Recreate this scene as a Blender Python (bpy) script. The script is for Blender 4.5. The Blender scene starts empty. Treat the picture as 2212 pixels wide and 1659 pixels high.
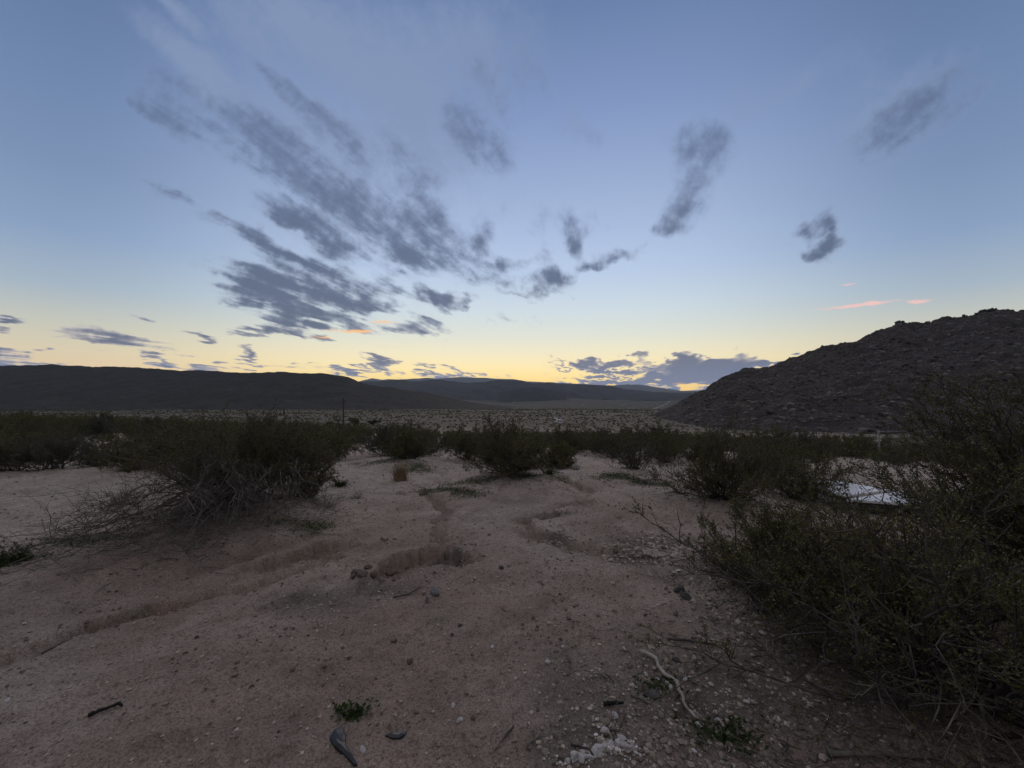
import bpy, bmesh, math, random
import numpy as np
from mathutils import Vector, Matrix

R = math.radians
C = bpy.context.scene.collection
scene = bpy.context.scene

# ------------------------------------------------------------------ camera
EYE = 1.6
LENS = 14.5
PITCH = R(0.97)
cam_data = bpy.data.cameras.new('camera')
cam = bpy.data.objects.new('camera', cam_data)
C.objects.link(cam)
cam.location = (0, 0, EYE)
cam.rotation_euler = (R(90) + PITCH, 0, 0)
cam_data.lens = LENS
cam_data.sensor_width = 36
cam_data.clip_start = 0.05
cam_data.clip_end = 80000
scene.camera = cam
scene.view_settings.view_transform = 'Standard'
scene.view_settings.look = 'None'
scene.view_settings.exposure = 0
scene.view_settings.gamma = 1
scene.view_settings.use_curve_mapping = False
scene.cycles.max_bounces = 5
scene.cycles.diffuse_bounces = 3
scene.cycles.transparent_max_bounces = 8
scene.cycles.volume_bounces = 0
scene.render.film_transparent = False

FP = LENS / 36 * 2212          # focal length in pixels of a 2212 px wide picture

def pdir(px, py):
    """World direction of a picture point (2212 x 1659)."""
    a, b = (px - 1106) / FP, (829.5 - py) / FP
    return a, math.cos(PITCH) - b * math.sin(PITCH), math.sin(PITCH) + b * math.cos(PITCH)

def gno(px, py):
    a, y, z = pdir(px, py)
    return a / y, z / y

# ------------------------------------------------------------------ node helper
class NT:
    def __init__(self, tree):
        self.t = tree
        self.n = tree.nodes
        self.n.clear()
    def node(self, kind, **kw):
        nd = self.n.new(kind)
        for k, v in kw.items():
            setattr(nd, k, v)
        return nd
    def put(self, sock, v):
        if hasattr(v, 'is_output'):
            self.t.links.new(v, sock)
        else:
            sock.default_value = v
    def math(self, op, a, b=0.0, c=0.0, clamp=False):
        nd = self.node('ShaderNodeMath', operation=op, use_clamp=clamp)
        self.put(nd.inputs[0], a); self.put(nd.inputs[1], b); self.put(nd.inputs[2], c)
        return nd.outputs[0]
    def vmath(self, op, a, b=(0, 0, 0), out=0):
        nd = self.node('ShaderNodeVectorMath', operation=op)
        self.put(nd.inputs[0], a); self.put(nd.inputs[1], b)
        return nd.outputs[out]
    def scale(self, a, s):
        nd = self.node('ShaderNodeVectorMath', operation='SCALE')
        self.put(nd.inputs[0], a); self.put(nd.inputs['Scale'], s)
        return nd.outputs[0]
    def xyz(self, x, y, z=0.0):
        nd = self.node('ShaderNodeCombineXYZ')
        self.put(nd.inputs[0], x); self.put(nd.inputs[1], y); self.put(nd.inputs[2], z)
        return nd.outputs[0]
    def sep(self, v):
        nd = self.node('ShaderNodeSeparateXYZ')
        self.put(nd.inputs[0], v)
        return nd.outputs
    def mr(self, v, a, b, c=0.0, d=1.0, smooth=True):
        nd = self.node('ShaderNodeMapRange')
        nd.interpolation_type = 'SMOOTHSTEP' if smooth else 'LINEAR'
        self.put(nd.inputs['Value'], v)
        for k, x in zip(('From Min', 'From Max', 'To Min', 'To Max'), (a, b, c, d)):
            self.put(nd.inputs[k], x)
        return nd.outputs[0]
    def noise(self, vec, scale, detail=4, rough=.55, dist=0.0, color=False, dim='3D'):
        nd = self.node('ShaderNodeTexNoise', noise_dimensions=dim)
        self.put(nd.inputs['Vector'], vec)
        nd.inputs['Scale'].default_value = scale
        nd.inputs['Detail'].default_value = detail
        nd.inputs['Roughness'].default_value = rough
        nd.inputs['Distortion'].default_value = dist
        return nd.outputs['Color' if color else 0]
    def mix(self, f, a, b, blend='MIX'):
        nd = self.node('ShaderNodeMix', data_type='RGBA', blend_type=blend)
        nd.clamp_factor = True
        self.put(nd.inputs[0], f)
        self.put(nd.inputs[6], a if hasattr(a, 'is_output') else (*a, 1))
        self.put(nd.inputs[7], b if hasattr(b, 'is_output') else (*b, 1))
        return nd.outputs[2]
    def ramp(self, f, stops, interp='LINEAR'):
        nd = self.node('ShaderNodeValToRGB')
        cr = nd.color_ramp
        cr.interpolation = interp
        while len(cr.elements) < len(stops):
            cr.elements.new(0.5)
        for e, (p, c) in zip(cr.elements, stops):
            e.position = p
            e.color = (*c, 1)
        self.put(nd.inputs[0], f)
        return nd.outputs[0]

def lin(r, g, b):
    f = lambda c: c / 12.92 if c <= .04045 else ((c + .055) / 1.055) ** 2.4
    return f(r / 255), f(g / 255), f(b / 255)

# ------------------------------------------------------------------ sky (dusk, glow in the west straight ahead)
SUN_EL, SUN_AZ = R(-1.5), R(0)
world = bpy.data.worlds.new('World')
scene.world = world
world.use_nodes = True
w = NT(world.node_tree)
gen = w.node('ShaderNodeTexCoord').outputs['Generated']
sx, sy, sz = w.sep(gen)[0:3]
zc = w.math('MAXIMUM', sz, 0.0)
hl = w.math('SQRT', w.math('ADD', w.math('MULTIPLY', sx, sx), w.math('MULTIPLY', sy, sy)))
elev = w.math('ARCTAN2', sz, hl)                       # radians
ef = w.math('MULTIPLY', elev, 180 / math.pi / 60)      # 0..1 over 60 degrees
caz = w.math('DIVIDE', sy, w.math('MAXIMUM', hl, 1e-4))
def st(L):
    return [(max(0, d) / 60, lin(*c)) for d, c in L]
centre = w.ramp(ef, st([(0, (253, 214, 132)), (1.6, (253, 224, 150)), (3.2, (252, 233, 178)), (5, (242, 232, 198)), (7.5, (222, 226, 214)),
                        (11, (205, 219, 228)), (16, (184, 203, 231)), (21, (170, 189, 222)), (27, (153, 173, 210)), (34, (131, 153, 196)), (43, (106, 130, 172)), (60, (80, 105, 154))]))
side = w.ramp(ef, st([(0, (222, 188, 152)), (1.8, (224, 198, 162)), (4, (214, 203, 176)), (6.5, (196, 198, 186)), (10, (163, 180, 196)),
                      (15, (136, 160, 193)), (21, (122, 145, 181)), (28, (110, 134, 173)), (36, (97, 120, 159)), (46, (85, 108, 148)), (60, (74, 97, 136))]))
back = w.ramp(ef, st([(0, (66, 68, 78)), (8, (92, 92, 102)), (20, (122, 121, 128)), (35, (158, 155, 160)), (60, (184, 181, 186))]))  # unseen sky behind the camera, its upper part brightened to light the ground
fs = w.mr(caz, 0.66, 0.995)
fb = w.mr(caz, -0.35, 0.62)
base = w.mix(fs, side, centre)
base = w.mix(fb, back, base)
base = w.mix(w.mr(elev, R(46), R(68), 0, .95), base, lin(196, 192, 196))     # grey brightness added overhead, out of view, to light the ground evenly
# clouds live on the sky itself: soft elongated masses placed by direction, broken up by streaky noise
yf = w.math('MAXIMUM', sy, 0.04)
p2 = w.xyz(w.math('DIVIDE', sx, yf), w.math('DIVIDE', sz, yf))
zz = w.math('ADD', zc, 0.10)
qx, qy = w.math('DIVIDE', sx, zz), w.math('DIVIDE', sy, zz)
ca, sa = math.cos(R(13)), math.sin(R(13))
ql = w.math('ADD', w.math('MULTIPLY', qx, ca), w.math('MULTIPLY', qy, -sa))    # across the wind
qw = w.math('ADD', w.math('MULTIPLY', qx, sa), w.math('MULTIPLY', qy, ca))     # along the wind
q = w.xyz(ql, w.math('MULTIPLY', qw, 0.42))
qs = w.xyz(ql, w.math('MULTIPLY', qw, 0.22))
warp = w.vmath('SUBTRACT', w.noise(q, 2.2, 3, .6, color=True, dim='2D'), (.5, .5, .5))
warp_f = w.vmath('SUBTRACT', w.noise(p2, 16, 2, .6, color=True, dim='2D'), (.5, .5, .5))
pw = w.vmath('ADD', p2, w.vmath('ADD', w.scale(warp, 0.11), w.scale(warp_f, 0.036)))
pw = w.vmath('MULTIPLY', pw, (1, 1, 0))
pf = w.vmath('ADD', p2, w.scale(warp_f, 0.016))
pf = w.vmath('MULTIPLY', pf, (1, 1, 0))
# cx, cy, rx, ry (2212 px picture), tilt in degrees clockwise, density
DARK = [
 (355,215,80,44,38,.8),(470,270,140,52,32,1.1),(590,345,125,52,38,.95),(690,420,125,56,40,1.1),(800,482,115,40,26,1.1),(900,512,100,40,20,.95),
 (990,552,64,22,24,.85),(925,570,70,22,24,.75),(870,460,40,60,-10,.5),(560,140,44,16,45,.7),(605,182,70,22,46,.9),(662,236,80,26,44,.9),(722,285,70,30,42,.8),(770,330,50,24,50,.6),(650,290,130,40,40,.30),(790,395,50,56,60,.5),
 (880,345,60,34,60,.5),(600,460,62,17,32,.95),(690,510,80,18,30,.85),(470,468,85,15,22,.62),(545,490,50,16,30,.5),(360,412,48,20,15,.9),
 (585,530,56,20,24,.85),(625,560,110,26,22,1.0),(690,585,60,18,24,.8),(570,590,70,20,14,.75),(725,560,44,18,30,.7),(790,572,62,12,18,.62),(838,600,28,24,50,.5),
 (625,642,112,36,6,1.25),(720,645,60,18,8,1.15),(560,622,70,18,10,.9),(790,640,66,14,12,.9),(545,652,60,6,4,.7),(700,694,92,15,4,1.2),(640,690,50,10,5,.8),(622,714,44,8,8,.9),
 (540,716,46,7,8,.75),(585,726,26,6,5,.8),(895,708,50,13,12,.85),(945,640,50,16,18,.8),(870,632,36,10,10,.6),(985,655,30,12,20,.6),(1018,655,16,10,0,.6),
 (250,732,86,13,11,1.0),(325,684,24,6,5,.85),(18,694,36,6,5,.9),(346,780,34,6,12,.95),(432,733,34,9,24,.6),(445,745,26,6,24,.5),(822,784,36,9,28,1.05),(760,797,46,5,4,.85),(740,795,20,8,15,.6),(945,806,36,8,14,.9),
 (615,790,48,4,0,.6),(428,799,44,7,0,.75),(6,778,48,17,16,1.0),(85,786,40,5,2,.7),(536,764,16,5,5,.8),(535,790,30,4,6,.7),(92,755,12,3,0,.7),(685,776,10,3,0,.5),
 (1020,312,76,40,50,1.1),(1045,345,30,30,60,.6),(1008,205,36,90,5,.75),(1120,170,60,160,0,.65),(1215,470,48,26,58,.98),(1245,510,26,24,60,.6),(1062,480,60,34,-45,.66),(1035,510,34,24,-30,.6),
 (1300,556,36,17,0,1.05),(1330,562,40,14,-6,.95),(1375,530,22,12,-45,.65),(1195,610,52,26,-12,1.1),(1165,600,30,34,50,.7),(1230,590,34,16,-38,.75),(1120,560,46,15,-14,.62),(1100,634,60,10,8,.62),(1140,655,40,6,6,.55),
 (1270,290,50,24,34,.5),(1410,300,26,24,0,.35),(1490,372,96,58,-62,1.25),(1505,312,54,50,20,1.1),(1440,440,62,20,-54,.85),(1408,486,26,9,-50,.7),
 (2010,240,150,50,-33,1.35),(1930,292,90,50,-28,1.0),(1738,505,20,44,12,.8),(1788,480,22,36,0,1.0),(1780,530,36,20,-36,.9),(1742,548,44,10,20,.7),
 (1322,790,54,11,-6,1.6),(1268,798,16,4,0,.7),(1212,792,22,4,0,.6),(1510,784,84,13,-7,1.7),(1450,816,170,11,-4,1.8),(1600,804,150,16,-7,2.0),(1680,790,90,12,-5,1.4),(1300,820,26,5,-4,.9),
 (300,150,60,22,40,.3),(420,330,60,24,30,.3),(760,245,60,30,45,.5),(830,300,60,40,50,.5),(905,395,70,36,60,.45),(960,400,40,30,40,.5),(940,470,50,26,30,.6),(1060,560,50,20,10,.5),(1010,600,60,16,10,.5),(1080,600,50,14,0,.45),(860,665,40,10,10,.5),(800,610,50,16,20,.6),(1160,500,40,20,40,.45),(1150,430,50,24,60,.4),(1290,480,30,20,40,.4),(1340,430,24,18,30,.3),(450,560,60,12,15,.4),(500,585,50,10,10,.5),(420,470,40,14,15,.5),(1240,640,40,8,0,.35),(1110,700,60,8,0,.3),(1590,838,90,8,0,.6),(985,822,90,6,0,.6),
]
LIGHT = [
 (640,70,220,60,26,.7),(760,130,220,110,36,.75),(620,250,260,60,40,.55),(385,130,130,26,42,.7),(425,180,60,40,60,.6),(900,330,160,120,40,.45),
 (700,560,240,110,20,.35),(370,20,60,20,45,.6),(1690,200,60,40,-60,.3),(1840,150,80,50,-30,.25),(980,120,120,90,40,.45),(1080,80,120,120,0,.4),
 (1240,270,40,30,40,.4),(1600,220,40,60,0,.25),(1950,230,160,60,-33,.4),(860,260,120,60,45,.5),
]
WARM = [(832,697,32,3.5,-2,.9),(745,714,44,3,2,.95),(702,728,24,2.5,4,.8),(785,714,30,3,0,.9),(1465,831,16,3,0,.7)]
PINK = [(1830,664,70,4,-3,1.0),(1890,655,50,4,-7,1.0),(1985,650,30,3.5,-3,1.0),(1830,613,18,2.5,-8,.8)]
def masses(L, vec, step=16):
    """Sum of soft ellipses; the running sum rides in z (scaled away) so that the shader stays small."""
    x_, y_, _z = w.sep(vec)[0:3]
    total = 0.0
    for i in range(0, len(L), step):
        v = vec if i == 0 else w.xyz(x_, y_, total)
        for cx, cy, rx, ry, rot, dens in L[i:i + step]:
            n = w.node('ShaderNodeTexGradient', gradient_type='SPHERICAL')
            gx, gz_ = gno(cx, cy)
            mp = n.texture_mapping
            mp.vector_type = 'TEXTURE'
            mp.translation = (gx, gz_, 0)
            mp.rotation = (0, 0, -R(rot))
            mp.scale = (1.75 * rx / FP, 1.7 * ry / FP, 1e7)
            w.put(n.inputs[0], v)
            total = w.math('MULTIPLY_ADD', n.outputs['Fac'], dens * 1.3, total)
    return total
front = w.mr(sy, 0.12, 0.3)
n1 = w.noise(q, 3.6, 6, .64, dim='2D')
n2 = w.noise(qs, 7.0, 5, .62, dim='2D')
n3 = w.noise(p2, 30, 4, .62, dim='2D')
nn = w.math('ADD', w.math('MULTIPLY', n1, .40), w.math('ADD', w.math('MULTIPLY', n2, .38), w.math('MULTIPLY', n3, .22)))
nn = w.math('SUBTRACT', nn, 0.5)
NN = w.mr(nn, -0.17, 0.17, 0.0, 1.0, False)                 # broken-up structure, 0..1
hole = w.math('SUBTRACT', 1.0, NN)
# light high veil
dl = w.math('MULTIPLY', masses(LIGHT, pw), front)
dl = w.math('SUBTRACT', 1.0, w.math('EXPONENT', w.math('MULTIPLY', dl, -1.1)))
al = w.mr(w.math('SUBTRACT', dl, w.math('MULTIPLY', hole, .62)), -0.32, 0.58, 0.0, 0.95)
al = w.math('MULTIPLY', al, w.mr(dl, 0.0, 0.3))
veil = w.mix(w.mr(elev, R(8), R(34)), lin(168, 182, 208), lin(132, 150, 184))
col = w.mix(al, base, veil)
# dark low clouds
dd = w.math('MULTIPLY', masses(DARK, pw), front)
dd = w.math('SUBTRACT', 1.0, w.math('EXPONENT', w.math('MULTIPLY', dd, -1.25)))
dn = w.math('SUBTRACT', dd, w.math('MULTIPLY', hole, w.mr(elev, R(1.5), R(9), .36, .76)))
ad = w.mr(dn, -0.12, w.mr(elev, R(3), R(30), 0.32, 0.92), 0.0, 1.0)
ad = w.math('MULTIPLY', ad, w.mr(dd, 0.02, 0.30))
ad = w.math('MULTIPLY', ad, w.mr(elev, R(6), R(34), 0.95, 0.80))
dark = w.ramp(ef, st([(0, (104, 128, 162)), (2.5, (94, 115, 148)), (5, (92, 104, 132)), (9, (84, 98, 126)), (15, (82, 96, 124)), (25, (84, 98, 128)), (40, (88, 104, 136)), (60, (86, 104, 142))]))
thin = w.ramp(ef, st([(0, (176, 178, 184)), (4, (196, 188, 182)), (9, (160, 172, 190)), (20, (136, 152, 184)), (40, (116, 134, 170)), (60, (96, 116, 156))]))
cc = w.mix(w.mr(dn, 0.0, 0.60), thin, dark)
col = w.mix(ad, col, cc)
# last sunlit shreds
for L, c in ((WARM, (255, 196, 136)), (PINK, (240, 196, 190))):
    dw = w.math('MULTIPLY', masses(L, pf), front)
    aw = w.mr(w.math('ADD', dw, w.math('MULTIPLY', nn, 2.6)), 0.3, 1.3, 0.0, 0.9)
    aw = w.math('MULTIPLY', aw, w.mr(dw, 0.0, 0.2))
    col = w.mix(aw, col, lin(*c))
# the sky beyond the haze: its light as it was before the evening air dimmed it
HAZE_DENS, HAZE_TOP, HAZE_REACH = 3.8e-5, 900.0, 23000.0
path = w.math('MINIMUM', w.math('DIVIDE', HAZE_TOP, w.math('MAXIMUM', sz, 1e-3)), HAZE_REACH)
trans = w.math('EXPONENT', w.math('MULTIPLY', path, -HAZE_DENS))
air = w.scale(w.xyz(.115, .140, .18), w.math('SUBTRACT', 1.0, trans))
col = w.scale(w.vmath('SUBTRACT', col, air), w.math('DIVIDE', 1.0, trans))
sky_tex = w.node('ShaderNodeTexSky', sky_type='NISHITA')
sky_tex.sun_disc = False
sky_tex.sun_elevation = SUN_EL
sky_tex.sun_rotation = SUN_AZ
bg1, bg2 = w.node('ShaderNodeBackground'), w.node('ShaderNodeBackground')
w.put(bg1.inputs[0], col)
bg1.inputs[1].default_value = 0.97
w.put(bg2.inputs[0], sky_tex.outputs[0])
bg2.inputs[1].default_value = 0.05
add = w.node('ShaderNodeAddShader')
world.node_tree.links.new(bg1.outputs[0], add.inputs[0])
world.node_tree.links.new(bg2.outputs[0], add.inputs[1])
wo = w.node('ShaderNodeOutputWorld')
world.node_tree.links.new(add.outputs[0], wo.inputs[0])
world.cycles.sampling_method = 'MANUAL'
world.cycles.sample_map_resolution = 512

# soft warm glow left by the sun that has just gone down straight ahead
sun_data = bpy.data.lights.new('sun', 'SUN')
sun_data.energy = 0.55
sun_data.angle = R(40)
sun_data.color = (1, .74, .50)
sun = bpy.data.objects.new('sun', sun_data)
C.objects.link(sun)
sun.rotation_euler = (R(-75), 0, 0)      # light travels towards -y and down

# ------------------------------------------------------------------ numpy noise
_rng0 = np.random.default_rng(11)
_perm = np.concatenate([_rng0.permutation(4096)] * 2)
_gr = _rng0.uniform(0, 2 * np.pi, 4096)
_gx, _gy = np.cos(_gr).astype(np.float32), np.sin(_gr).astype(np.float32)
def perlin(x, y):
    xi, yi = np.floor(x).astype(np.int64), np.floor(y).astype(np.int64)
    xf, yf = (x - xi), (y - yi)
    u, v = xf * xf * xf * (xf * (xf * 6 - 15) + 10), yf * yf * yf * (yf * (yf * 6 - 15) + 10)
    def gd(ix, iy, dx, dy):
        h = _perm[_perm[ix & 4095] + (iy & 4095)]
        return _gx[h] * dx + _gy[h] * dy
    a = gd(xi, yi, xf, yf); b = gd(xi + 1, yi, xf - 1, yf)
    c = gd(xi, yi + 1, xf, yf - 1); d = gd(xi + 1, yi + 1, xf - 1, yf - 1)
    return ((a + u * (b - a)) + v * ((c + u * (d - c)) - (a + u * (b - a)))) * 1.5
def fbm(x, y, o=4, g=.5):
    s, a = 0, 1.0
    for i in range(o):
        s = s + a * perlin(x * 2 ** i + 17.3 * i, y * 2 ** i - 9.1 * i)
        a *= g
    return s
def worley(x, y):
    """Distance to the nearest feature point, the second nearest, and a cell value."""
    xi, yi = np.floor(x).astype(np.int64), np.floor(y).astype(np.int64)
    f1 = np.full(x.shape, 9.0); f2 = np.full(x.shape, 9.0); cell = np.zeros(x.shape)
    for i in (-1, 0, 1):
        for j in (-1, 0, 1):
            h = _perm[_perm[(xi + i) & 4095] + ((yi + j) & 4095)]
            px = xi + i + (h % 61) / 61; py = yi + j + (h // 61 % 61) / 61
            d = np.hypot(x - px, y - py)
            n = d < f1
            f2 = np.where(n, f1, np.minimum(f2, d)); cell = np.where(n, h / 4096, cell); f1 = np.where(n, d, f1)
    return f1, f2, cell
def sstep(x, a, b):
    t = np.clip((x - a) / (b - a), 0, 1)
    return t * t * (3 - 2 * t)

# ------------------------------------------------------------------ mesh helpers
def make_mesh(name, V, faces, mat=None, smooth=True, parent=None, uv=None, attrs=None, mats=None, midx=None):
    """faces: list of int arrays (n,3) or (n,4)."""
    me = bpy.data.meshes.new(name)
    V = np.asarray(V, np.float32).reshape(-1, 3)
    faces = [np.asarray(f, np.int32) for f in faces if len(f)]
    me.vertices.add(len(V)); me.vertices.foreach_set('co', V.ravel())
    nl = sum(f.size for f in faces); npoly = sum(len(f) for f in faces)
    me.loops.add(nl); me.loops.foreach_set('vertex_index', np.concatenate([f.ravel() for f in faces]))
    tot = np.concatenate([np.full(len(f), f.shape[1], np.int32) for f in faces])
    start = np.concatenate([[0], np.cumsum(tot)[:-1]]).astype(np.int32)
    me.polygons.add(npoly)
    me.polygons.foreach_set('loop_start', start)
    me.polygons.foreach_set('loop_total', tot)
    me.polygons.foreach_set('use_smooth', np.full(npoly, smooth))
    for m in (mats or ([mat] if mat else [])):
        me.materials.append(m)
    if midx is not None:
        me.polygons.foreach_set('material_index', np.asarray(midx, np.int32))
    if attrs:
        for k, a in attrs.items():
            at_ = me.attributes.new(k, 'FLOAT', 'POINT')
            at_.data.foreach_set('value', np.asarray(a, np.float32).ravel())
    me.update(calc_edges=True)
    o = bpy.data.objects.new(name, me)
    C.objects.link(o)
    if parent:
        o.parent = parent
    return o
def grid_faces(n, m, wrap=False):
    i, j = np.meshgrid(np.arange(n - 1), np.arange(m if wrap else m - 1), indexing='ij')
    j2 = (j + 1) % m
    return np.stack([i * m + j, i * m + j2, (i + 1) * m + j2, (i + 1) * m + j], -1).reshape(-1, 4)
def tag(o, label=None, cat=None, group=None, kind=None):
    for k, v in (('label', label), ('category', cat), ('group', group), ('kind', kind)):
        if v:
            o[k] = v
    return o
def empty(name, loc, rz=0.0, s=1.0):
    o = bpy.data.objects.new(name, None)
    C.objects.link(o)
    o.location = loc
    o.rotation_euler = (0, 0, rz)
    o.scale = (s, s, s)
    o.empty_display_size = .2
    return o

# ------------------------------------------------------------------ materials
def material(name):
    m = bpy.data.materials.new(name)
    m.use_nodes = True
    return m, NT(m.node_tree)
def finish(m, n, color, rough=.9, bump=None, strength=.3, dist=.02, spec=.15, transl=0.0):
    b = n.node('ShaderNodeBsdfPrincipled')
    n.put(b.inputs['Base Color'], color if hasattr(color, 'is_output') else (*color, 1))
    n.put(b.inputs['Roughness'], rough)
    b.inputs['Specular IOR Level'].default_value = spec
    if bump is not None:
        bn = n.node('ShaderNodeBump')
        n.put(bn.inputs['Height'], bump)
        bn.inputs['Strength'].default_value = strength
        bn.inputs['Distance'].default_value = dist
        n.t.links.new(bn.outputs[0], b.inputs['Normal'])
    out = n.node('ShaderNodeOutputMaterial')
    sh = b.outputs[0]
    if transl:
        t = n.node('ShaderNodeBsdfTranslucent')
        n.put(t.inputs[0], color if hasattr(color, 'is_output') else (*color, 1))
        mx = n.node('ShaderNodeMixShader')
        mx.inputs[0].default_value = transl
        n.t.links.new(sh, mx.inputs[1]); n.t.links.new(t.outputs[0], mx.inputs[2])
        sh = mx.outputs[0]
    n.t.links.new(sh, out.inputs[0])
    return m
def simple(name, c1, c2, scale=8, rough=.85, bumps=.25, dist=.01, island=0.0, spec=.15, transl=0.0, coord='Object', detail=5):
    m, n = material(name)
    v = n.node('ShaderNodeTexCoord').outputs[coord]
    f = n.noise(v, scale, detail, .6)
    f = n.mr(f, .32, .68)
    if island:
        gnode = n.node('ShaderNodeNewGeometry')
        f = n.math('ADD', n.math('MULTIPLY', f, 1 - island), n.math('MULTIPLY', gnode.outputs['Random Per Island'], island))
    return finish(m, n, n.mix(f, c1, c2), rough, n.noise(v, scale * 3, 4, .6) if bumps else None, bumps, dist, spec, transl)
M = {}
M['leaf'] = simple('creosote_leaf', (.048, .052, .019), (.128, .122, .043), 1.6, .55, 0, island=.55, spec=.3, transl=.18)
M['leaf_far'] = simple('creosote_leaf_distant', (.052, .056, .028), (.118, .114, .056), 1.0, .7, 0, island=.5, transl=.2)
M['leaf_grey'] = simple('grey_green_leaf', (.05, .055, .04), (.11, .11, .08), 1.5, .7, 0, island=.5, transl=.2)
M['stem'] = simple('creosote_bark', (.035, .030, .027), (.11, .098, .090), 9, .8, .3, .004)
M['dead'] = simple('dead_wood', (.050, .044, .040), (.165, .147, .132), 10, .8, .3, .004)
M['weed'] = simple('green_weed', (.018, .035, .012), (.05, .075, .022), 3, .7, 0, island=.6, transl=.2)
M['weed_dry'] = simple('dry_weed', (.05, .042, .03), (.13, .11, .08), 3, .8, 0, island=.6)
M['straw'] = simple('straw_grass', (.20, .15, .09), (.42, .33, .21), 3, .7, 0, island=.7, transl=.2)
M['straw_wood'] = simple('bleached_wood', (.20, .175, .15), (.40, .36, .32), 10, .8, .3, .004)
M['stone'] = simple('grey_stone', (.15, .128, .108), (.34, .295, .255), 14, .9, .5, .006)
M['stone_dark'] = simple('dark_stone', (.035, .033, .034), (.09, .085, .085), 14, .9, .5, .006)
M['stone_blue'] = simple('blue_grey_stone', (.10, .105, .115), (.2, .2, .21), 14, .9, .4, .006)
M['quartz'] = simple('white_quartz', (.30, .285, .275), (.66, .64, .64), 18, .75, .6, .006)
M['gravel'] = simple('gravel_stone', (.07, .056, .046), (.46, .40, .34), 6, .9, .4, .004, island=.8)
M['clod'] = simple('soil_clod', (.085, .066, .053), (.19, .150, .122), 18, .95, .6, .01)
M['char'] = simple('charred_wood', (.012, .011, .011), (.035, .032, .03), 20, .8, .6, .004)
M['plastic'] = simple('weathered_black_sheet', (.012, .013, .016), (.04, .042, .05), 9, .45, .4, .006, spec=.4)
M['white_paint'] = simple('white_panel_paint', (.62, .63, .66), (.78, .79, .81), 2.5, .4, .05, .002, spec=.4)
M['dark_metal'] = simple('dark_metal_edge', (.02, .02, .022), (.05, .05, .052), 6, .5, .1, .002, spec=.4)
M['galvanized'] = simple('galvanized_steel', (.12, .125, .13), (.20, .205, .21), 8, .5, .1, .002, spec=.4)
M['pole_wood'] = simple('pole_wood', (.045, .038, .032), (.09, .075, .062), 3, .85, .3, .01)
M['house_wall'] = simple('house_wall_paint', (.34, .33, .32), (.5, .48, .46), .5, .85, 0)
M['house_white'] = simple('white_wall_paint', (.62, .62, .63), (.8, .8, .8), .7, .7, 0)
M['house_roof'] = simple('house_roof_cover', (.10, .09, .085), (.2, .18, .17), .6, .85, 0)
M['window'] = simple('dark_window_glass', (.01, .012, .015), (.03, .032, .036), 1, .2, 0, spec=.5)

# ------------------------------------------------------------------ terrain height
_kd = np.array([-400, -50, 0, 5, 9, 15, 30, 50, 62, 80, 110, 150, 250, 400, 600, 900, 1000, 1200, 2000, 3500, 6000, 9000, 14000, 40000], float)
_kz = np.array([9, .4, 0, 0, -.10, -.62, -2.05, -3.95, -5.4, -8.0, -11.4, -13.6, -17.5, -22.5, -29, -38.5, -43, -55, -85, -105, -100, -60, 0, 60], float)
def base_h(x, y):
    x = np.asarray(x, float); y = np.asarray(y, float)
    d = np.where(y > 0, np.sqrt(y * y + .02 * x * x), y)
    z = (np.interp(d, _kd, _kz) + np.interp(d * 1.06, _kd, _kz) + np.interp(d * .94, _kd, _kz)) / 3
    near = 1 - sstep(d, 70, 160)
    z = z + .034 * np.clip(-x - 3, 0, 70) * near * sstep(d, 8, 30)
    z = z - .035 * np.clip(x - 7, 0, 25) * (1 - sstep(d, 35, 80)) * sstep(d, 2, 9)
    return z
_ty = np.linspace(-60, 3000, 61201)
_tz = (np.interp(_ty, _kd, _kz) + np.interp(_ty * 1.06, _kd, _kz) + np.interp(_ty * .94, _kd, _kz)) / 3
def _ss(x, a, b):
    t = min(1.0, max(0.0, (x - a) / (b - a)))
    return t * t * (3 - 2 * t)
def base1(x, y):
    d = math.sqrt(y * y + .02 * x * x) if y > 0 else y
    z = float(_tz[min(61200, int((d + 60) * 20))])
    z += .034 * min(70, max(0, -x - 3)) * (1 - _ss(d, 70, 160)) * _ss(d, 8, 30)
    return z - .035 * min(25, max(0, x - 7)) * (1 - _ss(d, 35, 80)) * _ss(d, 2, 9)
def at(px, py):
    """The ground point seen at a picture point."""
    dx, dy, dz = pdir(px, py)
    t = 0.4
    while t < 2500:
        if EYE + dz * t < base1(dx * t, dy * t):
            break
        t += max(.004, t * .002)
    return dx * t, dy * t

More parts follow.
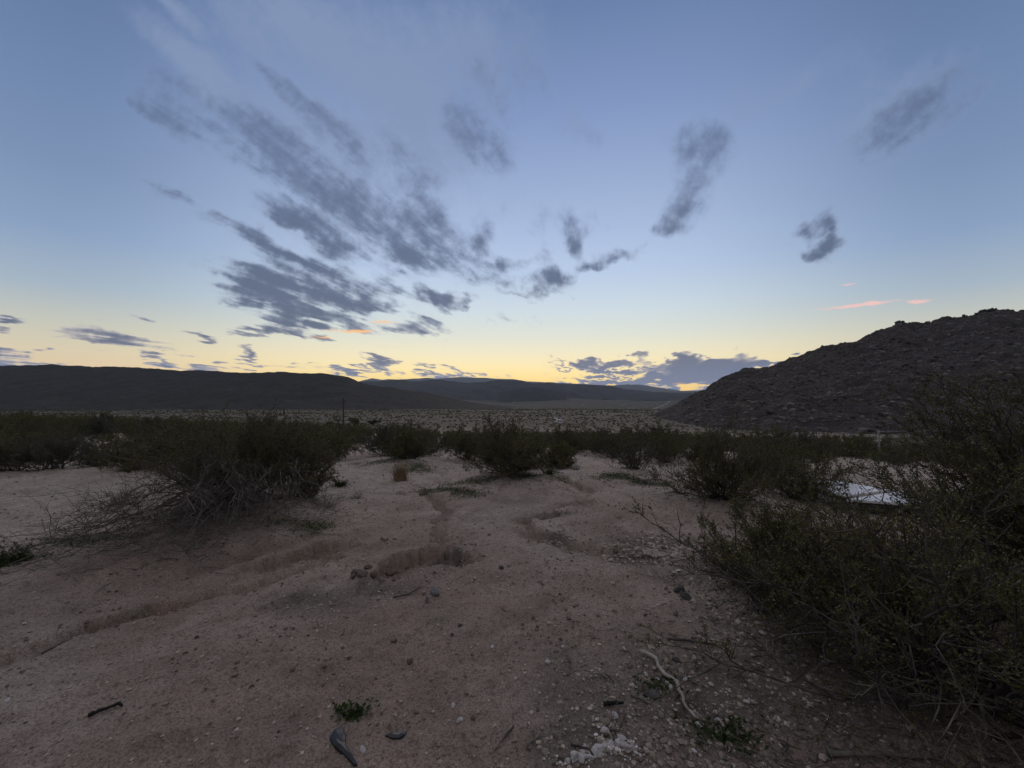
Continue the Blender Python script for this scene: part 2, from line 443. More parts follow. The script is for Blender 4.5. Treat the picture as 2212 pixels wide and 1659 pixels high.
SCARPS = [   # (points px,py,depth), width on the near side, width on the far side (metres)
 ([(792,1246,.03),(815,1232,.09),(845,1214,.12),(880,1203,.11),(915,1196,.10),(955,1193,.09),(985,1201,.04)], .34, .034),
 ([(520,1238,.02),(557,1221,.07),(613,1201,.10),(655,1193,.09),(705,1180,.08),(756,1178,.04)], .34, .04),
 ([(684,1160,.03),(600,1180,.05),(533,1198,.055),(440,1225,.04),(330,1255,.03),(180,1300,.02)], .22, .06),
 ([(700,1205,.02),(620,1240,.05),(562,1261,.05),(470,1278,.045),(378,1295,.07),(263,1322,.075),(169,1355,.055),(94,1383,.05),(0,1418,.05),(-120,1460,.05)], .13, .03),
 ([(874,1060,.05),(898,1064,.08),(930,1079,.09),(951,1099,.08),(956,1112,.06),(941,1130,.06),(931,1144,.06),(940,1170,.06),(966,1190,.07),(992,1204,.05)], .24, .034),
 ([(965,1015,.03),(940,1040,.04),(894,1050,.05),(874,1060,.04)], .22, .10),
 ([(955,1112,.03),(990,1106,.03),(1060,1098,.01)], .09, .04),
 ([(1165,1022,.02),(1200,1040,.05),(1247,1057,.06),(1281,1070,.05),(1265,1091,.05),(1229,1103,.06),(1185,1122,.07),(1142,1131,.06),(1149,1150,.07),(1193,1174,.07),(1261,1186,.06),(1319,1201,.05),(1380,1217,.03)], .22, .036),
 ([(1240,1012,.03),(1200,1022,.05),(1175,1035,.03)], .3, .08),
 ([(370,1380,.01),(430,1350,.02),(520,1322,.02),(640,1300,.01)], .06, .03),
 ([(600,1240,.02),(680,1222,.03),(720,1200,.02)], .10, .03),
]
_scarp_xy = []
MOUNDS = []   # x, y, radius, height
def carve(x, y, z):
    jx = perlin(x * 4, y * 4) * .07 + perlin(x * 10, y * 10) * .032 + perlin(x * 26, y * 26) * .008
    jy = perlin(x * 4 + 50, y * 4) * .07 + perlin(x * 10, y * 10 + 80) * .032 + perlin(x * 26 + 7, y * 26) * .008
    if not _scarp_xy:
        _scarp_xy.extend(np.array([at(a, b) for a, b, _ in pts]) for pts, _, _ in SCARPS)
    for (pts, wn, wf), P in zip(SCARPS, _scarp_xy):
        D = np.array([p[2] for p in pts])
        lo, hi = P.min(0) - 1.2, P.max(0) + 1.2
        k = np.where((x > lo[0]) & (x < hi[0]) & (y > lo[1]) & (y < hi[1]))[0]
        if not len(k):
            continue
        xx, yy = x[k] + jx[k], y[k] + jy[k]
        best = np.full(len(k), 1e9); s = np.zeros(len(k)); dep = np.zeros(len(k))
        for i in range(len(P) - 1):
            a, b = P[i], P[i + 1]
            ab = b - a; L2 = ab @ ab
            t = np.clip(((xx - a[0]) * ab[0] + (yy - a[1]) * ab[1]) / L2, 0, 1)
            dx, dy = xx - (a[0] + ab[0] * t), yy - (a[1] + ab[1] * t)
            d = np.hypot(dx, dy)
            c = d < best
            nside = -dy if abs(ab[1]) < abs(ab[0]) * 1.2 else (dx if pts[0][0] < 1100 else -dx)
            best = np.where(c, d, best)
            s = np.where(c, np.where(nside > 0, d, -d), s)
            dep = np.where(c, D[i] + (D[i + 1] - D[i]) * t, dep)
        prof = np.where(s > 0, 1 - sstep(s, .25 * wn, 1.25 * wn), 1 - sstep(-s, 0, 1.3 * wf))
        rough = np.clip(dep / .08, 0, 1.3) * np.exp(-(s / (wn * .9)) ** 2) * (s > -wf)
        z[k] -= dep * prof * (1 + .25 * perlin(xx * 3, yy * 3)) + rough * (.022 * fbm(x[k] * 14, y[k] * 14, 3, .6))
        z[k] += dep * .16 * np.exp(-((s + wf * 3) / (wf * 2.2)) ** 2) * (s < 0)
    return z
def detail_h(x, y):
    r = np.hypot(x, y)
    f = 1 - sstep(r, 25, 70)
    z = np.zeros_like(x)
    u = (x * .80 + y * .60); v = (-x * .60 + y * .80)
    z += .07 * fbm(x * .32, y * .32, 2) * sstep(r, 2, 6)
    z += .022 * fbm(x * 1.3, y * 1.3, 3)
    z += .013 * fbm(u * 1.6, v * 6.5, 3) * sstep(-x + 1.2 + .2 * y, -1, 2)
    rough = .55 + .45 * np.clip(fbm(x * .7 + 30, y * .7, 2) + .2, 0, 1)
    z += .016 * fbm(x * 6, y * 6, 4, .62) * rough
    cl = np.clip(fbm(x * 5 + 9, y * 5, 2) - .25, 0, 1)
    z += .020 * cl * rough
    f1, f2, cv = worley(x * 9, y * 9)
    z += .024 * np.clip(.42 - f1, 0, 1) * (cv > .45) * rough
    return z * f
def plain_detail(x, y):
    r = np.hypot(x, y)
    return .35 * fbm(x * .05, y * .05, 3) * sstep(r, 40, 120) + 1.2 * fbm(x * .006, y * .006, 3) * sstep(r, 200, 600) + 14 * fbm(x * .0011, y * .0011, 4) * sstep(r, 1800, 4500)
def full_h(x, y):
    x = np.atleast_1d(np.asarray(x, float)).ravel(); y = np.atleast_1d(np.asarray(y, float)).ravel()
    z = base_h(x, y)
    z = carve(x, y, z)
    for mx, my, mr_, mh in MOUNDS:
        z = z + mh * np.exp(-((x - mx) ** 2 + (y - my) ** 2) / mr_ ** 2)
    return z + detail_h(x, y) + plain_detail(x, y)
def gz(x, y):
    return float(full_h(x, y)[0])
def spot(px, py):
    x, y = at(px, py)
    return x, y, gz(x, y)

# soil mounds held by the roots of the larger shrubs
for px, py, r_, h_ in ((520,1115,1.1,.18),(1100,1045,.9,.16),(880,1005,.8,.14),(1370,1030,.8,.10),(1560,1095,.9,.10),(2120,1500,1.0,.05),(1400,1150,1.3,.07),(1250,1130,.6,.05)):
    mx, my = at(px, py)
    MOUNDS.append((mx, my, r_, h_))
GREEN = [(1050,1050,.75,.25),(960,1062,.5,.2),(1160,1050,.45,.25),(830,1005,.7,.5),(900,1012,.5,.5),(1390,1050,.7,.35),(1330,1042,.45,.3),(200,1175,.6,.16),(10,1215,.3,.2),
         (760,1540,.09,.06),(1570,1590,.18,.10),(1420,1480,.10,.08),(640,1150,.4,.2),(270,985,1.4,.9),(1010,1070,.35,.18)]
GREENXY = [(*at(a, b), c, d) for a, b, c, d in GREEN]
GRAVELXY = [(*at(a, b), c, d) for a, b, c, d in ((1459,1204,.75,.28),(1500,1195,.4,.25),(1390,1185,.35,.2),(1200,1172,.22,.14),(1215,1128,.3,.1),(1300,1620,.35,.2),(1560,1250,.5,.4),(1900,1350,1.2,.8),(1500,1500,.9,.5),(820,1270,.35,.2),(700,1300,.5,.2),(985,1195,.25,.15))]
def blobmap(L, x, y):
    s = np.zeros_like(x)
    for a, b, rx, ry in L:
        s = np.maximum(s, np.exp(-(((x - a) / rx) ** 2 + ((y - b) / ry) ** 2)))
    return s

def build_ground():
    az = np.concatenate([np.arange(-66, 66.01, .12), np.arange(69, 291, 3.0)]) * np.pi / 180
    rr = [.5]
    while rr[-1] < 20500:
        q_ = rr[-1]
        rr.append(q_ * (1.03 if q_ < 1.4 else 1.0062 if q_ < 13 else 1.012 if q_ < 80 else 1.018 if q_ < 1500 else 1.03))
    rr = np.array(rr)
    A, B = np.meshgrid(rr, az, indexing='ij')
    x, y = (A * np.sin(B)).ravel(), (A * np.cos(B)).ravel()
    z = full_h(x, y)
    V = np.stack([x, y, z], -1)
    n, m = len(rr), len(az)
    F = grid_faces(n, m, True)[:, ::-1]
    V = np.vstack([V, [[0, 0, gz(0, 0)]]])
    c = len(V) - 1
    j = np.arange(m)
    T = np.stack([np.full(m, c), (j + 1) % m, j], -1)
    xa, ya = V[:, 0], V[:, 1]
    r = np.hypot(xa, ya)
    gn = fbm(xa * 3, ya * 3, 3)
    green = np.clip(blobmap(GREENXY, xa, ya) * 1.3 + gn * .55 - .28, 0, 1) * (r < 40)
    grav = np.clip(blobmap(GRAVELXY, xa, ya) + fbm(xa * 2.3, ya * 2.3, 2) * .4 - .1, 0, 1) * (r < 40)
    z0 = base_h(xa, ya)
    cut = np.clip((z0 - carve(xa, ya, z0.copy()) - .028) * 28, 0, 1)          # shade of the carved banks, put into the soil colour
    # attributes: green and gravel cover on the ground, and the painted bank shade
    return make_mesh('ground', V, [F, T], M['ground'], True, attrs={'green': green, 'gravel': grav, 'cut': cut})
def ground_mat():
    m, n = material('desert_soil')
    P = n.node('ShaderNodeNewGeometry').outputs['Position']
    at_ = lambda k: n.node('ShaderNodeAttribute', attribute_name=k).outputs['Fac']
    px, py, _ = n.sep(P)[0:3]
    d = n.vmath('LENGTH', P, out=1)
    big = n.mr(n.noise(P, .35, 4, .6), .35, .65)
    mid = n.mr(n.noise(P, 2.6, 5, .62), .35, .65)
    fine = n.mr(n.noise(P, 38, 4, .7), .3, .7)
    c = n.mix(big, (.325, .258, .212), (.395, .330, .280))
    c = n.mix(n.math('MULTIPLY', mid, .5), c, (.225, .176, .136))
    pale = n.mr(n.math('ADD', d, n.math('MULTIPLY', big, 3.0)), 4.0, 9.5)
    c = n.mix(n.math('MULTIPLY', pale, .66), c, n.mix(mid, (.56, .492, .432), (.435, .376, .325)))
    c = n.mix(n.math('MULTIPLY', n.mr(d, 90, 220), .85), c, (.060, .064, .052))
    # speckle of grit
    c = n.mix(n.math('MULTIPLY', n.mr(n.noise(P, 85, 3, .75), .46, .62), .6), c, (.085, .060, .045))
    c = n.mix(n.math('MULTIPLY', n.mr(n.noise(P, 24, 5, .75), .50, .66), .5), c, (.10, .070, .052))
    fl = n.math('MULTIPLY', n.mr(n.noise(n.vmath('MULTIPLY', P, (1, 1.3, 0)), 8.5, 5, .72), .535, .66), n.mr(n.noise(P, .9, 3, .6), .38, .62))
    c = n.mix(n.math('MULTIPLY', fl, n.mr(d, 2.2, 5.5, .25, .70)), c, (.085, .064, .050))
    vor = n.node('ShaderNodeTexVoronoi')
    n.put(vor.inputs['Vector'], P); vor.inputs['Scale'].default_value = 55
    gritm = n.math('MULTIPLY', n.mr(vor.outputs['Distance'], .22, .12), n.mr(n.sep(vor.outputs['Color'])[0], .8, .86))
    c = n.mix(n.math('MULTIPLY', gritm, .6), c, (.42, .39, .36))
    c = n.mix(n.math('MULTIPLY', at_('cut'), .45), c, (.150, .105, .078))  # darkens carved banks: their shade mixed into the base colour
    c = n.mix(n.math('MULTIPLY', at_('gravel'), n.math('ADD', n.math('MULTIPLY', fine, .4), .45)), c, (.085, .078, .074))
    c = n.mix(n.math('MULTIPLY', at_('green'), .75), c, n.mix(fine, (.028, .042, .018), (.062, .070, .034)))
    # shrub speckle of the far valley floor, pale clearings between
    far = n.mr(d, 850, 1300)
    nv = n.noise(n.vmath('MULTIPLY', P, (1, 1, 0)), .05, 5, .7)
    nw = n.noise(n.vmath('MULTIPLY', P, (1, .35, 0)), .0035, 5, .65)
    valley = n.mix(n.mr(nv, .42, .60), (.062, .060, .048), (.026, .028, .024))
    valley = n.mix(n.math('MULTIPLY', n.mr(nw, .60, .68), .45), valley, (.13, .115, .095))
    c = n.mix(far, c, valley)
    h = n.math('ADD', n.noise(P, 30, 6, .72), n.math('MULTIPLY', n.noise(P, 140, 3, .7), .45))
    h = n.math('ADD', h, n.math('MULTIPLY', gritm, .25))
    fade = n.mr(d, 4, 40, 1.0, .3)
    b = n.node('ShaderNodeBump')
    n.put(b.inputs['Height'], h)
    n.put(b.inputs['Strength'], n.math('MULTIPLY', fade, .75))
    b.inputs['Distance'].default_value = .035
    s = n.node('ShaderNodeBsdfPrincipled')
    n.put(s.inputs['Base Color'], c)
    s.inputs['Roughness'].default_value = .95
    s.inputs['Specular IOR Level'].default_value = .1
    n.t.links.new(b.outputs[0], s.inputs['Normal'])
    o = n.node('ShaderNodeOutputMaterial')
    n.t.links.new(s.outputs[0], o.inputs[0])
    return m
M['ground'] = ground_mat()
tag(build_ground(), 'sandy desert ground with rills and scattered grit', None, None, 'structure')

# ------------------------------------------------------------------ hills and mountains
def hill_mat(name, c1, c2, c3, s_, bump, bdist, stretch=1.0):
    m, n = material(name)
    P = n.node('ShaderNodeNewGeometry').outputs['Position']
    P = n.vmath('MULTIPLY', P, (1, 1, stretch))
    a = n.mr(n.noise(P, s_, 6, .65), .36, .64)
    b = n.mr(n.noise(P, s_ * 9, 5, .7), .35, .65)
    c = n.mix(n.math('MULTIPLY', b, .8), n.mix(a, c1, c2), c3)
    c = n.mix(n.math('MULTIPLY', n.mr(n.noise(P, s_ * .35, 4, .6), .45, .65), .25), c, c3)
    h = n.math('ADD', n.noise(P, s_ * 6, 6, .7), n.math('MULTIPLY', b, .4))
    return finish(m, n, c, .95, h, bump, bdist, .05)
def ridge(name, crest, Dc, Df, Db, mat, res=(500, 160), shape=1.0, amp=0.0, nscale=.01, extra=None, pad=None, label=None, jag=0.0, jscale=.01):
    """A hill range as a height field: crest gives picture points of its skyline, Dc/Df/Db its crest, foot and back distances (functions of the column)."""
    crest = np.array(crest, float)
    if pad:
        crest = np.vstack([crest, pad]) if pad[0][0] > crest[-1, 0] else np.vstack([pad, crest])
    gx = np.array([gno(a, b) for a, b in crest])
    r = np.linspace(gx[0, 0], gx[-1, 0], res[0])
    sl = np.interp(r, gx[:, 0], gx[:, 1])
    dc, df, db = Dc(r), Df(r), Db(r)
    zc_ = EYE + sl * dc
    nf = int(res[1] * .72)
    tf = np.linspace(0, 1, nf)
    tb = np.linspace(0, 1, res[1] - nf + 1)[1:]
    yy = np.concatenate([df[:, None] + (dc - df)[:, None] * tf, dc[:, None] + (db - dc)[:, None] * tb], 1)
    xx = r[:, None] * yy
    prof = np.concatenate([tf ** shape, .5 + .5 * np.cos(tb * np.pi)])
    g0 = base_h(xx, yy) - 2.0
    z = g0 + (zc_[:, None] - g0) * prof[None, :]
    tall = np.clip(zc_[:, None] - g0, 0, None) / max(1.0, (zc_[:, None] - g0).max())
    mask = np.concatenate([np.sin(np.clip(tf * 1.12, 0, 1) * np.pi) ** .8 * (1 - .6 * tf), 0.5 * np.sin(tb * np.pi)])[None, :] * np.sqrt(tall)
    if amp:
        rid = 1 - np.abs(fbm(xx * nscale, yy * nscale * .45, 4)) * 1.5
        z = z + amp * (rid - .6) * mask
    if jag:
        z = z + jag * fbm(xx * jscale, yy * jscale, 4) * np.sqrt(tall)
    if extra:
        z = z + extra(xx, yy, prof[None, :], tall)
    V = np.stack([xx, yy, z], -1).reshape(-1, 3)
    o = make_mesh(name, V, [grid_faces(*xx.shape)[:, ::-1]], mat, True)
    tag(o, label, None, None, 'structure')
    return o, (xx, yy, z)
k = lambda v: (lambda r: np.full_like(r, float(v)))
z4 = lambda L: [((600 + a / 3.687) * .8848, (850 + b / 3.687) * .8848) for a, b in L]
z2 = lambda L: [((750 + a / 2.212) * .8848, (880 + b / 2.212) * .8848) for a, b in L]
z3 = lambda L: [((1600 + a / 2.458) * .8848, (700 + b / 2.458) * .8848) for a, b in L]
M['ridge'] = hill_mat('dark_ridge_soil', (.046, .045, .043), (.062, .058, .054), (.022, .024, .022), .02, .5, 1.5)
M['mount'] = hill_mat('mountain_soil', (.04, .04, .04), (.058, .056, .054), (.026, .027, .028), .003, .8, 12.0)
M['rocky'] = hill_mat('rocky_hill_stone', (.078, .070, .067), (.130, .116, .110), (.044, .041, .041), .10, .9, .9)
left_crest = [(-700,800),(-300,793),(0,790),(60,789),(110,787),(160,790),(200,792),(250,792),(300,794),(350,797),(390,801),(430,799),(480,803),(520,805),(560,805),(600,803),(650,806),(690,806)] + \
    z4([(828,243),(870,248),(920,258),(960,278),(1020,305),(1080,322),(1130,335),(1210,346),(1300,352),(1400,372),(1500,388),(1650,408),(1800,440),(1900,462),(2000,486),(2200,520),(2400,545)])
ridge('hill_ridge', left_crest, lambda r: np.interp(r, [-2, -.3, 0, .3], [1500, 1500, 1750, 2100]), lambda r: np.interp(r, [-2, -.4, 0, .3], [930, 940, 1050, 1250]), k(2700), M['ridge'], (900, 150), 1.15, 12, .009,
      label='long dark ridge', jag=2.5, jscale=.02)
mid = [(600,835)] + z2([(250,118),(330,113),(390,113),(440,108),(490,103),(540,110),(600,113),(650,109),(680,105),(720,106),(760,112),(850,120),(960,120),(1000,112),(1040,107),(1090,105),(1130,103),(1160,110),(1180,118),(1230,123),(1260,121),(1300,117),(1330,121),(1350,125),(1380,124),(1440,128),(1500,130),(1560,133),(1640,140),(1720,155),(1850,168),(2100,178),(2400,184)]) + [(2300,860),(2900,868)]
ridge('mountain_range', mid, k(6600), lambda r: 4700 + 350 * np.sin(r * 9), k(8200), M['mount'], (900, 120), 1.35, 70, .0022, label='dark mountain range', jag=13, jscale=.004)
far_ = [(500,835)] + z2([(250,120),(310,106),(350,95),(380,100),(400,105),(440,100),(490,103),(560,100),(650,93),(690,99),(740,95),(810,90),(870,91),(930,93),(1050,100),(1110,100),(1190,112),(1300,118),(1420,124),(1560,131),(1650,135),(1730,129),(1790,130),(1860,140),(1950,154),(2050,168),(2150,176)]) + [(2000,860)]
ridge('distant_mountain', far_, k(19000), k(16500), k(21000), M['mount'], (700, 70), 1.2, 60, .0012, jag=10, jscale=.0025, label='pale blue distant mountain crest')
ridge('hillock', z2([(1030,176),(1080,166),(1110,160),(1140,154),(1170,148),(1205,146),(1240,145),(1270,150),(1300,158),(1330,164),(1350,168),(1400,176)]), k(4600), k(4150), k(5200), M['mount'], (160, 60), 1.0, 20, .006, label='small dark hill in the valley')
def rocks(xx, yy, prof, tall):
    s = 0
    for f, a in ((1 / 34, 3.2), (1 / 13, 3.4), (1 / 6.5, 2.0), (1 / 3.2, 1.0)):
        f1, f2, cv = worley(xx * f, yy * f)
        s = s + a * (np.sqrt(np.clip(1 - (f1 / .75) ** 2, 0, 1)) - .45) * (.3 + 1.0 * cv)
    return s * np.clip(tall * 5, 0, 1) * np.clip(prof * 4, 0, 1)
hill_c = [(1330,925),(1380,905),(1420,893),(1455,878),(1490,862)] + z3([(290,640),(340,600),(420,560),(500,530),(570,512),(650,505),(725,482),(800,450),(910,410),(1010,380),(1130,355),(1200,338),(1270,312),(1380,272),(1460,243),(1550,246),(1640,236),(1740,212),(1850,195),(1920,188),(1980,166),(2030,156),(2110,160),(2212,161)]) + [(2300,676),(2500,650),(2900,600)]
M['rubble'] = simple('hillside_block_stone', (.046, .043, .043), (.165, .150, .142), .4, .95, .5, .05, island=.85)
hill, HG = ridge('rocky_hill', hill_c, lambda r: np.interp(r, [.3, .36, .5, .8, 2], [425, 400, 340, 330, 330]), lambda r: np.interp(r, [.25, .31, .36, .42, .5, .8, 1.3, 2], [405, 395, 300, 215, 165, 145, 118, 100]), lambda r: np.interp(r, [.3, .5, 1, 2], [470, 480, 560, 640]), M['rocky'], (760, 420), .92, 5.0, .03, rocks, label='boulder strewn hillside')

# ------------------------------------------------------------------ shrubs
def unit(v):
    return v / np.maximum(np.linalg.norm(v, axis=-1, keepdims=True), 1e-9)
def tubes(P, rad, sides):
    """P (n,k,3) polylines, rad (n,k): vertices and quads of tapering tubes."""
    n, k_, _ = P.shape
    T = np.gradient(P, axis=1)
    T = unit(T)
    ref = np.where(np.abs(T[..., 2:3]) > .9, np.array([1., 0, 0]), np.array([0, 0, 1.]))
    U = unit(np.cross(T, ref)); W = np.cross(T, U)
    a = np.arange(sides) / sides * 2 * np.pi
    V = P[:, :, None, :] + rad[:, :, None, None] * (np.cos(a)[:, None] * U[:, :, None, :] + np.sin(a)[:, None] * W[:, :, None, :])
    f = grid_faces(k_, sides, True)
    F = (f[None] + (np.arange(n) * k_ * sides)[:, None, None]).reshape(-1, 4)
    return V.reshape(-1, 3), F
def curves(rng, start, d, L, k_, up=0.0, wob=.1, sag=None):
    """Curved polylines from start along d; up bends them to the sky, wob makes them crooked."""
    n = len(start)
    t = np.linspace(0, 1, k_)[None, :, None]
    wv = rng.normal(0, 1, (n, k_, 3)); wv[:, 0] = 0
    wv = np.cumsum(wv, 1) / math.sqrt(k_)
    P = start[:, None, :] + d[:, None, :] * L[:, None, None] * t + wv * (wob * L)[:, None, None]
    P[..., 2] += (np.asarray(up) * L)[..., None] * t[..., 0] ** 2 if np.ndim(up) else up * L[:, None] * t[..., 0] ** 2
    return P
def sample_on(rng, P, m, lo, hi):
    """m points on every polyline between lo and hi, with tangents."""
    n, k_, _ = P.shape
    t = rng.uniform(lo, hi, (n, m)) * (k_ - 1)
    i = np.minimum(t.astype(int), k_ - 2); f = (t - i)[..., None]
    r = np.arange(n)[:, None]
    a, b = P[r, i], P[r, i + 1]
    return (a + (b - a) * f).reshape(-1, 3), unit(b - a).reshape(-1, 3), (t / (k_ - 1)).reshape(-1)
def leaf_quads(rng, c, d, size, wide=.5):
    n = len(c)
    a = unit(d * .6 + rng.normal(0, .6, (n, 3)) + np.array([0, 0, .25]))
    s = unit(np.cross(a, rng.normal(0, 1, (n, 3))))
    L = (size * rng.uniform(.6, 1.3, n))[:, None]
    V = np.stack([c, c + a * L * .5 + s * L * wide * .5, c + a * L, c + a * L * .5 - s * L * wide * .5], 1).reshape(-1, 3)
    return V, np.arange(4 * n).reshape(-1, 4)
def shrub_arrays(seed, Rr, H, n0, n1, n2, nl, leaf, r0=.012, tilt=(4, 72), lean=(0, 0), gap=.2, wob=.09, sides=(6, 4, 3), low=.32, zmin=.02, zmax=None):
    rng = np.random.default_rng(seed)
    az = rng.uniform(0, 2 * np.pi, n0)
    th = np.radians(tilt[0] + (tilt[1] - tilt[0]) * rng.uniform(0, 1, n0) ** .75)
    d = np.stack([np.sin(th) * np.cos(az) + lean[0], np.sin(th) * np.sin(az) + lean[1], np.cos(th)], -1)
    d = unit(d)
    hor = np.hypot(d[:, 0], d[:, 1])
    L = .80 / np.sqrt((hor / Rr) ** 2 + (d[:, 2] / H) ** 2) * rng.uniform(.72, 1.08, n0)
    # a few bays in the outline
    lob = 1 + .22 * np.sin(az * 2 + rng.uniform(0, 6)) * hor + .16 * np.sin(az * 5 + rng.uniform(0, 6)) * hor
    L = L * lob
    st_ = np.stack([.13 * Rr * rng.normal(0, .6, n0), .13 * Rr * rng.normal(0, .6, n0), np.full(n0, -.04)], -1)
    P0 = curves(rng, st_, d, L, 8, .10, wob)
    k_ = 8
    t = np.linspace(0, 1, k_)
    V, F = tubes(P0, (r0 * rng.uniform(.6, 1.15, n0))[:, None] * (1 - .78 * t), sides[0])
    SV, SF, off = [V], [F], len(V)
    s1, t1, u1 = sample_on(rng, P0, n1, low, 1)
    d1 = unit(t1 * .8 + rng.normal(0, .55, s1.shape) + np.array([0, 0, .15]))
    L1 = L.repeat(n1) * rng.uniform(.16, .36, len(s1)) * (1.15 - .35 * u1)
    P1 = curves(rng, s1, d1, L1, 5, .12, .12)
    V, F = tubes(P1, (r0 * .36) * rng.uniform(.6, 1.1, len(s1))[:, None] * (1 - .7 * np.linspace(0, 1, 5)), sides[1])
    SV.append(V); SF.append(F + off); off += len(V)
    keep = rng.uniform(0, 1, len(s1)) > gap
    Q = P1[keep]
    s2, t2, _ = sample_on(rng, Q, n2, .25, 1)
    d2 = unit(t2 * .6 + rng.normal(0, .6, s2.shape) + np.array([0, 0, .2]))
    L2 = L1[keep].repeat(n2) * rng.uniform(.22, .5, len(s2))
    P2 = curves(rng, s2, d2, L2, 3, .1, .1)
    V, F = tubes(P2, np.full((len(s2), 1), r0 * .16) * (1 - .5 * np.linspace(0, 1, 3)), sides[2])
    SV.append(V); SF.append(F + off); off += len(V)
    c, dd_, _ = sample_on(rng, P2, nl, .15, 1.05)
    c2, dd2, _ = sample_on(rng, Q, max(2, nl // 2), .5, 1.0)
    c = np.vstack([c, c2]); dd_ = np.vstack([dd_, dd2])
    c = c + rng.normal(0, leaf * .35, c.shape)
    ok = c[:, 2] > zmin
    LV, LF = leaf_quads(rng, c[ok], dd_[ok], leaf)
    SV = np.vstack(SV)
    if zmax:
        for A_ in (SV, LV):
            A_[:, 2] = np.where(A_[:, 2] > zmax, zmax + (A_[:, 2] - zmax) * .3, A_[:, 2])
    return (SV, np.vstack(SF)), (LV, LF)
def dead_arrays(seed, n0, R0, direction, spread, length, rad=.009, n1=4, n2=3, lift=.22, drop=-1.0, start=.25):
    """Crooked leafless branches that arch out low and hang to the ground."""
    rng = np.random.default_rng(seed)
    az = direction + rng.normal(0, spread, n0)
    s = np.stack([R0 * rng.normal(0, .5, n0), R0 * rng.normal(0, .5, n0), rng.uniform(0, start, n0)], -1)
    el = rng.uniform(lift * .3, lift * 1.7, n0)
    d = unit(np.stack([np.cos(az), np.sin(az), el], -1))
    L = length * rng.uniform(.45, 1.1, n0)
    P0 = curves(rng, s, d, L, 10, drop * el - .10, .13)
    P0[..., :2] += rng.normal(0, .006, P0[..., :2].shape)
    P0[..., 2] = np.maximum(P0[..., 2], .012)
    V, F = tubes(P0, (rad * rng.uniform(.5, 1.2, n0))[:, None] * (1 - .75 * np.linspace(0, 1, 10)), 5)
    SV, SF, off = [V], [F], len(V)
    s1, t1, _ = sample_on(rng, P0, n1, .3, 1)
    d1 = unit(t1 * .7 + rng.normal(0, .5, s1.shape))
    P1 = curves(rng, s1, d1, L.repeat(n1) * rng.uniform(.15, .4, len(s1)), 6, -.1, .20)
    P1[..., 2] = np.maximum(P1[..., 2], .01)
    V, F = tubes(P1, np.full((len(s1), 1), rad * .42) * (1 - .6 * np.linspace(0, 1, 6)), 4)
    SV.append(V); SF.append(F + off); off += len(V)
    s2, t2, _ = sample_on(rng, P1, n2, .3, 1)
    d2 = unit(t2 * .6 + rng.normal(0, .6, s2.shape))
    P2 = curves(rng, s2, d2, L.repeat(n1 * n2) * rng.uniform(.06, .16, len(s2)), 4, 0, .12)
    P2[..., 2] = np.maximum(P2[..., 2], .008)
    V, F = tubes(P2, np.full((len(s2), 1), rad * .22) * (1 - .5 * np.linspace(0, 1, 4)), 3)
    SV.append(V); SF.append(F + off)
    return np.vstack(SV), np.vstack(SF)
def shrub(name, loc, arrs, label, group=None, leaf='leaf', stem='stem', dead=None, cat='bush', rz=0):
    o = empty(name, loc, rz)
    tag(o, label, cat, group)
    (a, b), (c, d) = arrs
    make_mesh('stems', a, [b], M[stem], True, o)
    make_mesh('foliage', c, [d], M[leaf], False, o)
    if dead is not None:
        make_mesh('dead_branches', dead[0], [dead[1]], M['dead'], True, o)
    return o
def ground_at(px, py):
    x, y, z = spot(px, py)
    return Vector((x, y, z))

# -- the near shrubs, each its own
p = ground_at(2060, 1500)
shrub('creosote_bush', p, shrub_arrays(1, 1.60, 1.02, 66, 12, 6, 13, .0165, .013, (8, 80), (-.14, .05), .36), 'large olive creosote bush filling the lower right corner with bare crooked stems',
      dead=dead_arrays(2, 70, .35, 3.4, 1.5, .95, .007, 4, 3))
p = ground_at(2410, 1335)
shrub('creosote_bush', p, shrub_arrays(3, 1.50, 2.06, 130, 14, 6, 11, .020, .013, (4, 66), (-.10, 0), .08, wob=.05, zmax=1.72), 'tallest creosote bush rising above the horizon at the right edge',
      dead=dead_arrays(4, 30, .3, 3.6, 1.2, .9, .008, 4, 3))
p = ground_at(1800, 1262)
shrub('creosote_bush', p, shrub_arrays(5, .70, 1.10, 16, 7, 5, 5, .016, .009, (4, 48), (.05, 0), .45), 'sparse creosote bush whose thin stems cross in front of the white panels',
      dead=dead_arrays(66, 14, .25, 3.3, 1.5, .5, .006, 4, 3))
p = ground_at(1685, 1305)
shrub('creosote_bush', p, shrub_arrays(9, .98, .86, 54, 11, 6, 11, .0175, .010, (6, 80), (-.05, 0), .18), 'leafy creosote bush in front and left of the white panels, next to the gravel heap',
      dead=dead_arrays(6, 24, .25, 3.3, 1.5, .7, .007, 4, 3))
p = ground_at(1915, 1275)
shrub('creosote_bush', p, shrub_arrays(7, 1.05, .55, 32, 11, 6, 9, .017, .010, (20, 80), (0, 0), .30), 'low sparse creosote bush below the white panels, pale ground showing through', dead=dead_arrays(8, 30, .3, 3.4, 2.0, .7, .007, 4, 3))
p = ground_at(520, 1104)
shrub('creosote_bush', p, shrub_arrays(11, 1.50, 1.10, 84, 12, 6, 10, .017, .011, (4, 78), (-.08, .08), .14), 'broad dark creosote bush with a skirt of grey dead branches sprawling at its foot',
      dead=dead_arrays(12, 130, .5, 4.95, .42, 1.75, .008, 6, 4, .24, -1.35, .36))
p = ground_at(650, 1094)
shrub('creosote_bush', p, shrub_arrays(13, .72, 1.05, 44, 10, 6, 9, .016, .010, (4, 66), (.05, .05), .10), 'narrow creosote bush leaning on the right side of the broad dead-skirted bush', dead=dead_arrays(14, 22, .2, 5.6, .9, .55, .006, 4, 3))
p = ground_at(1098, 1042)
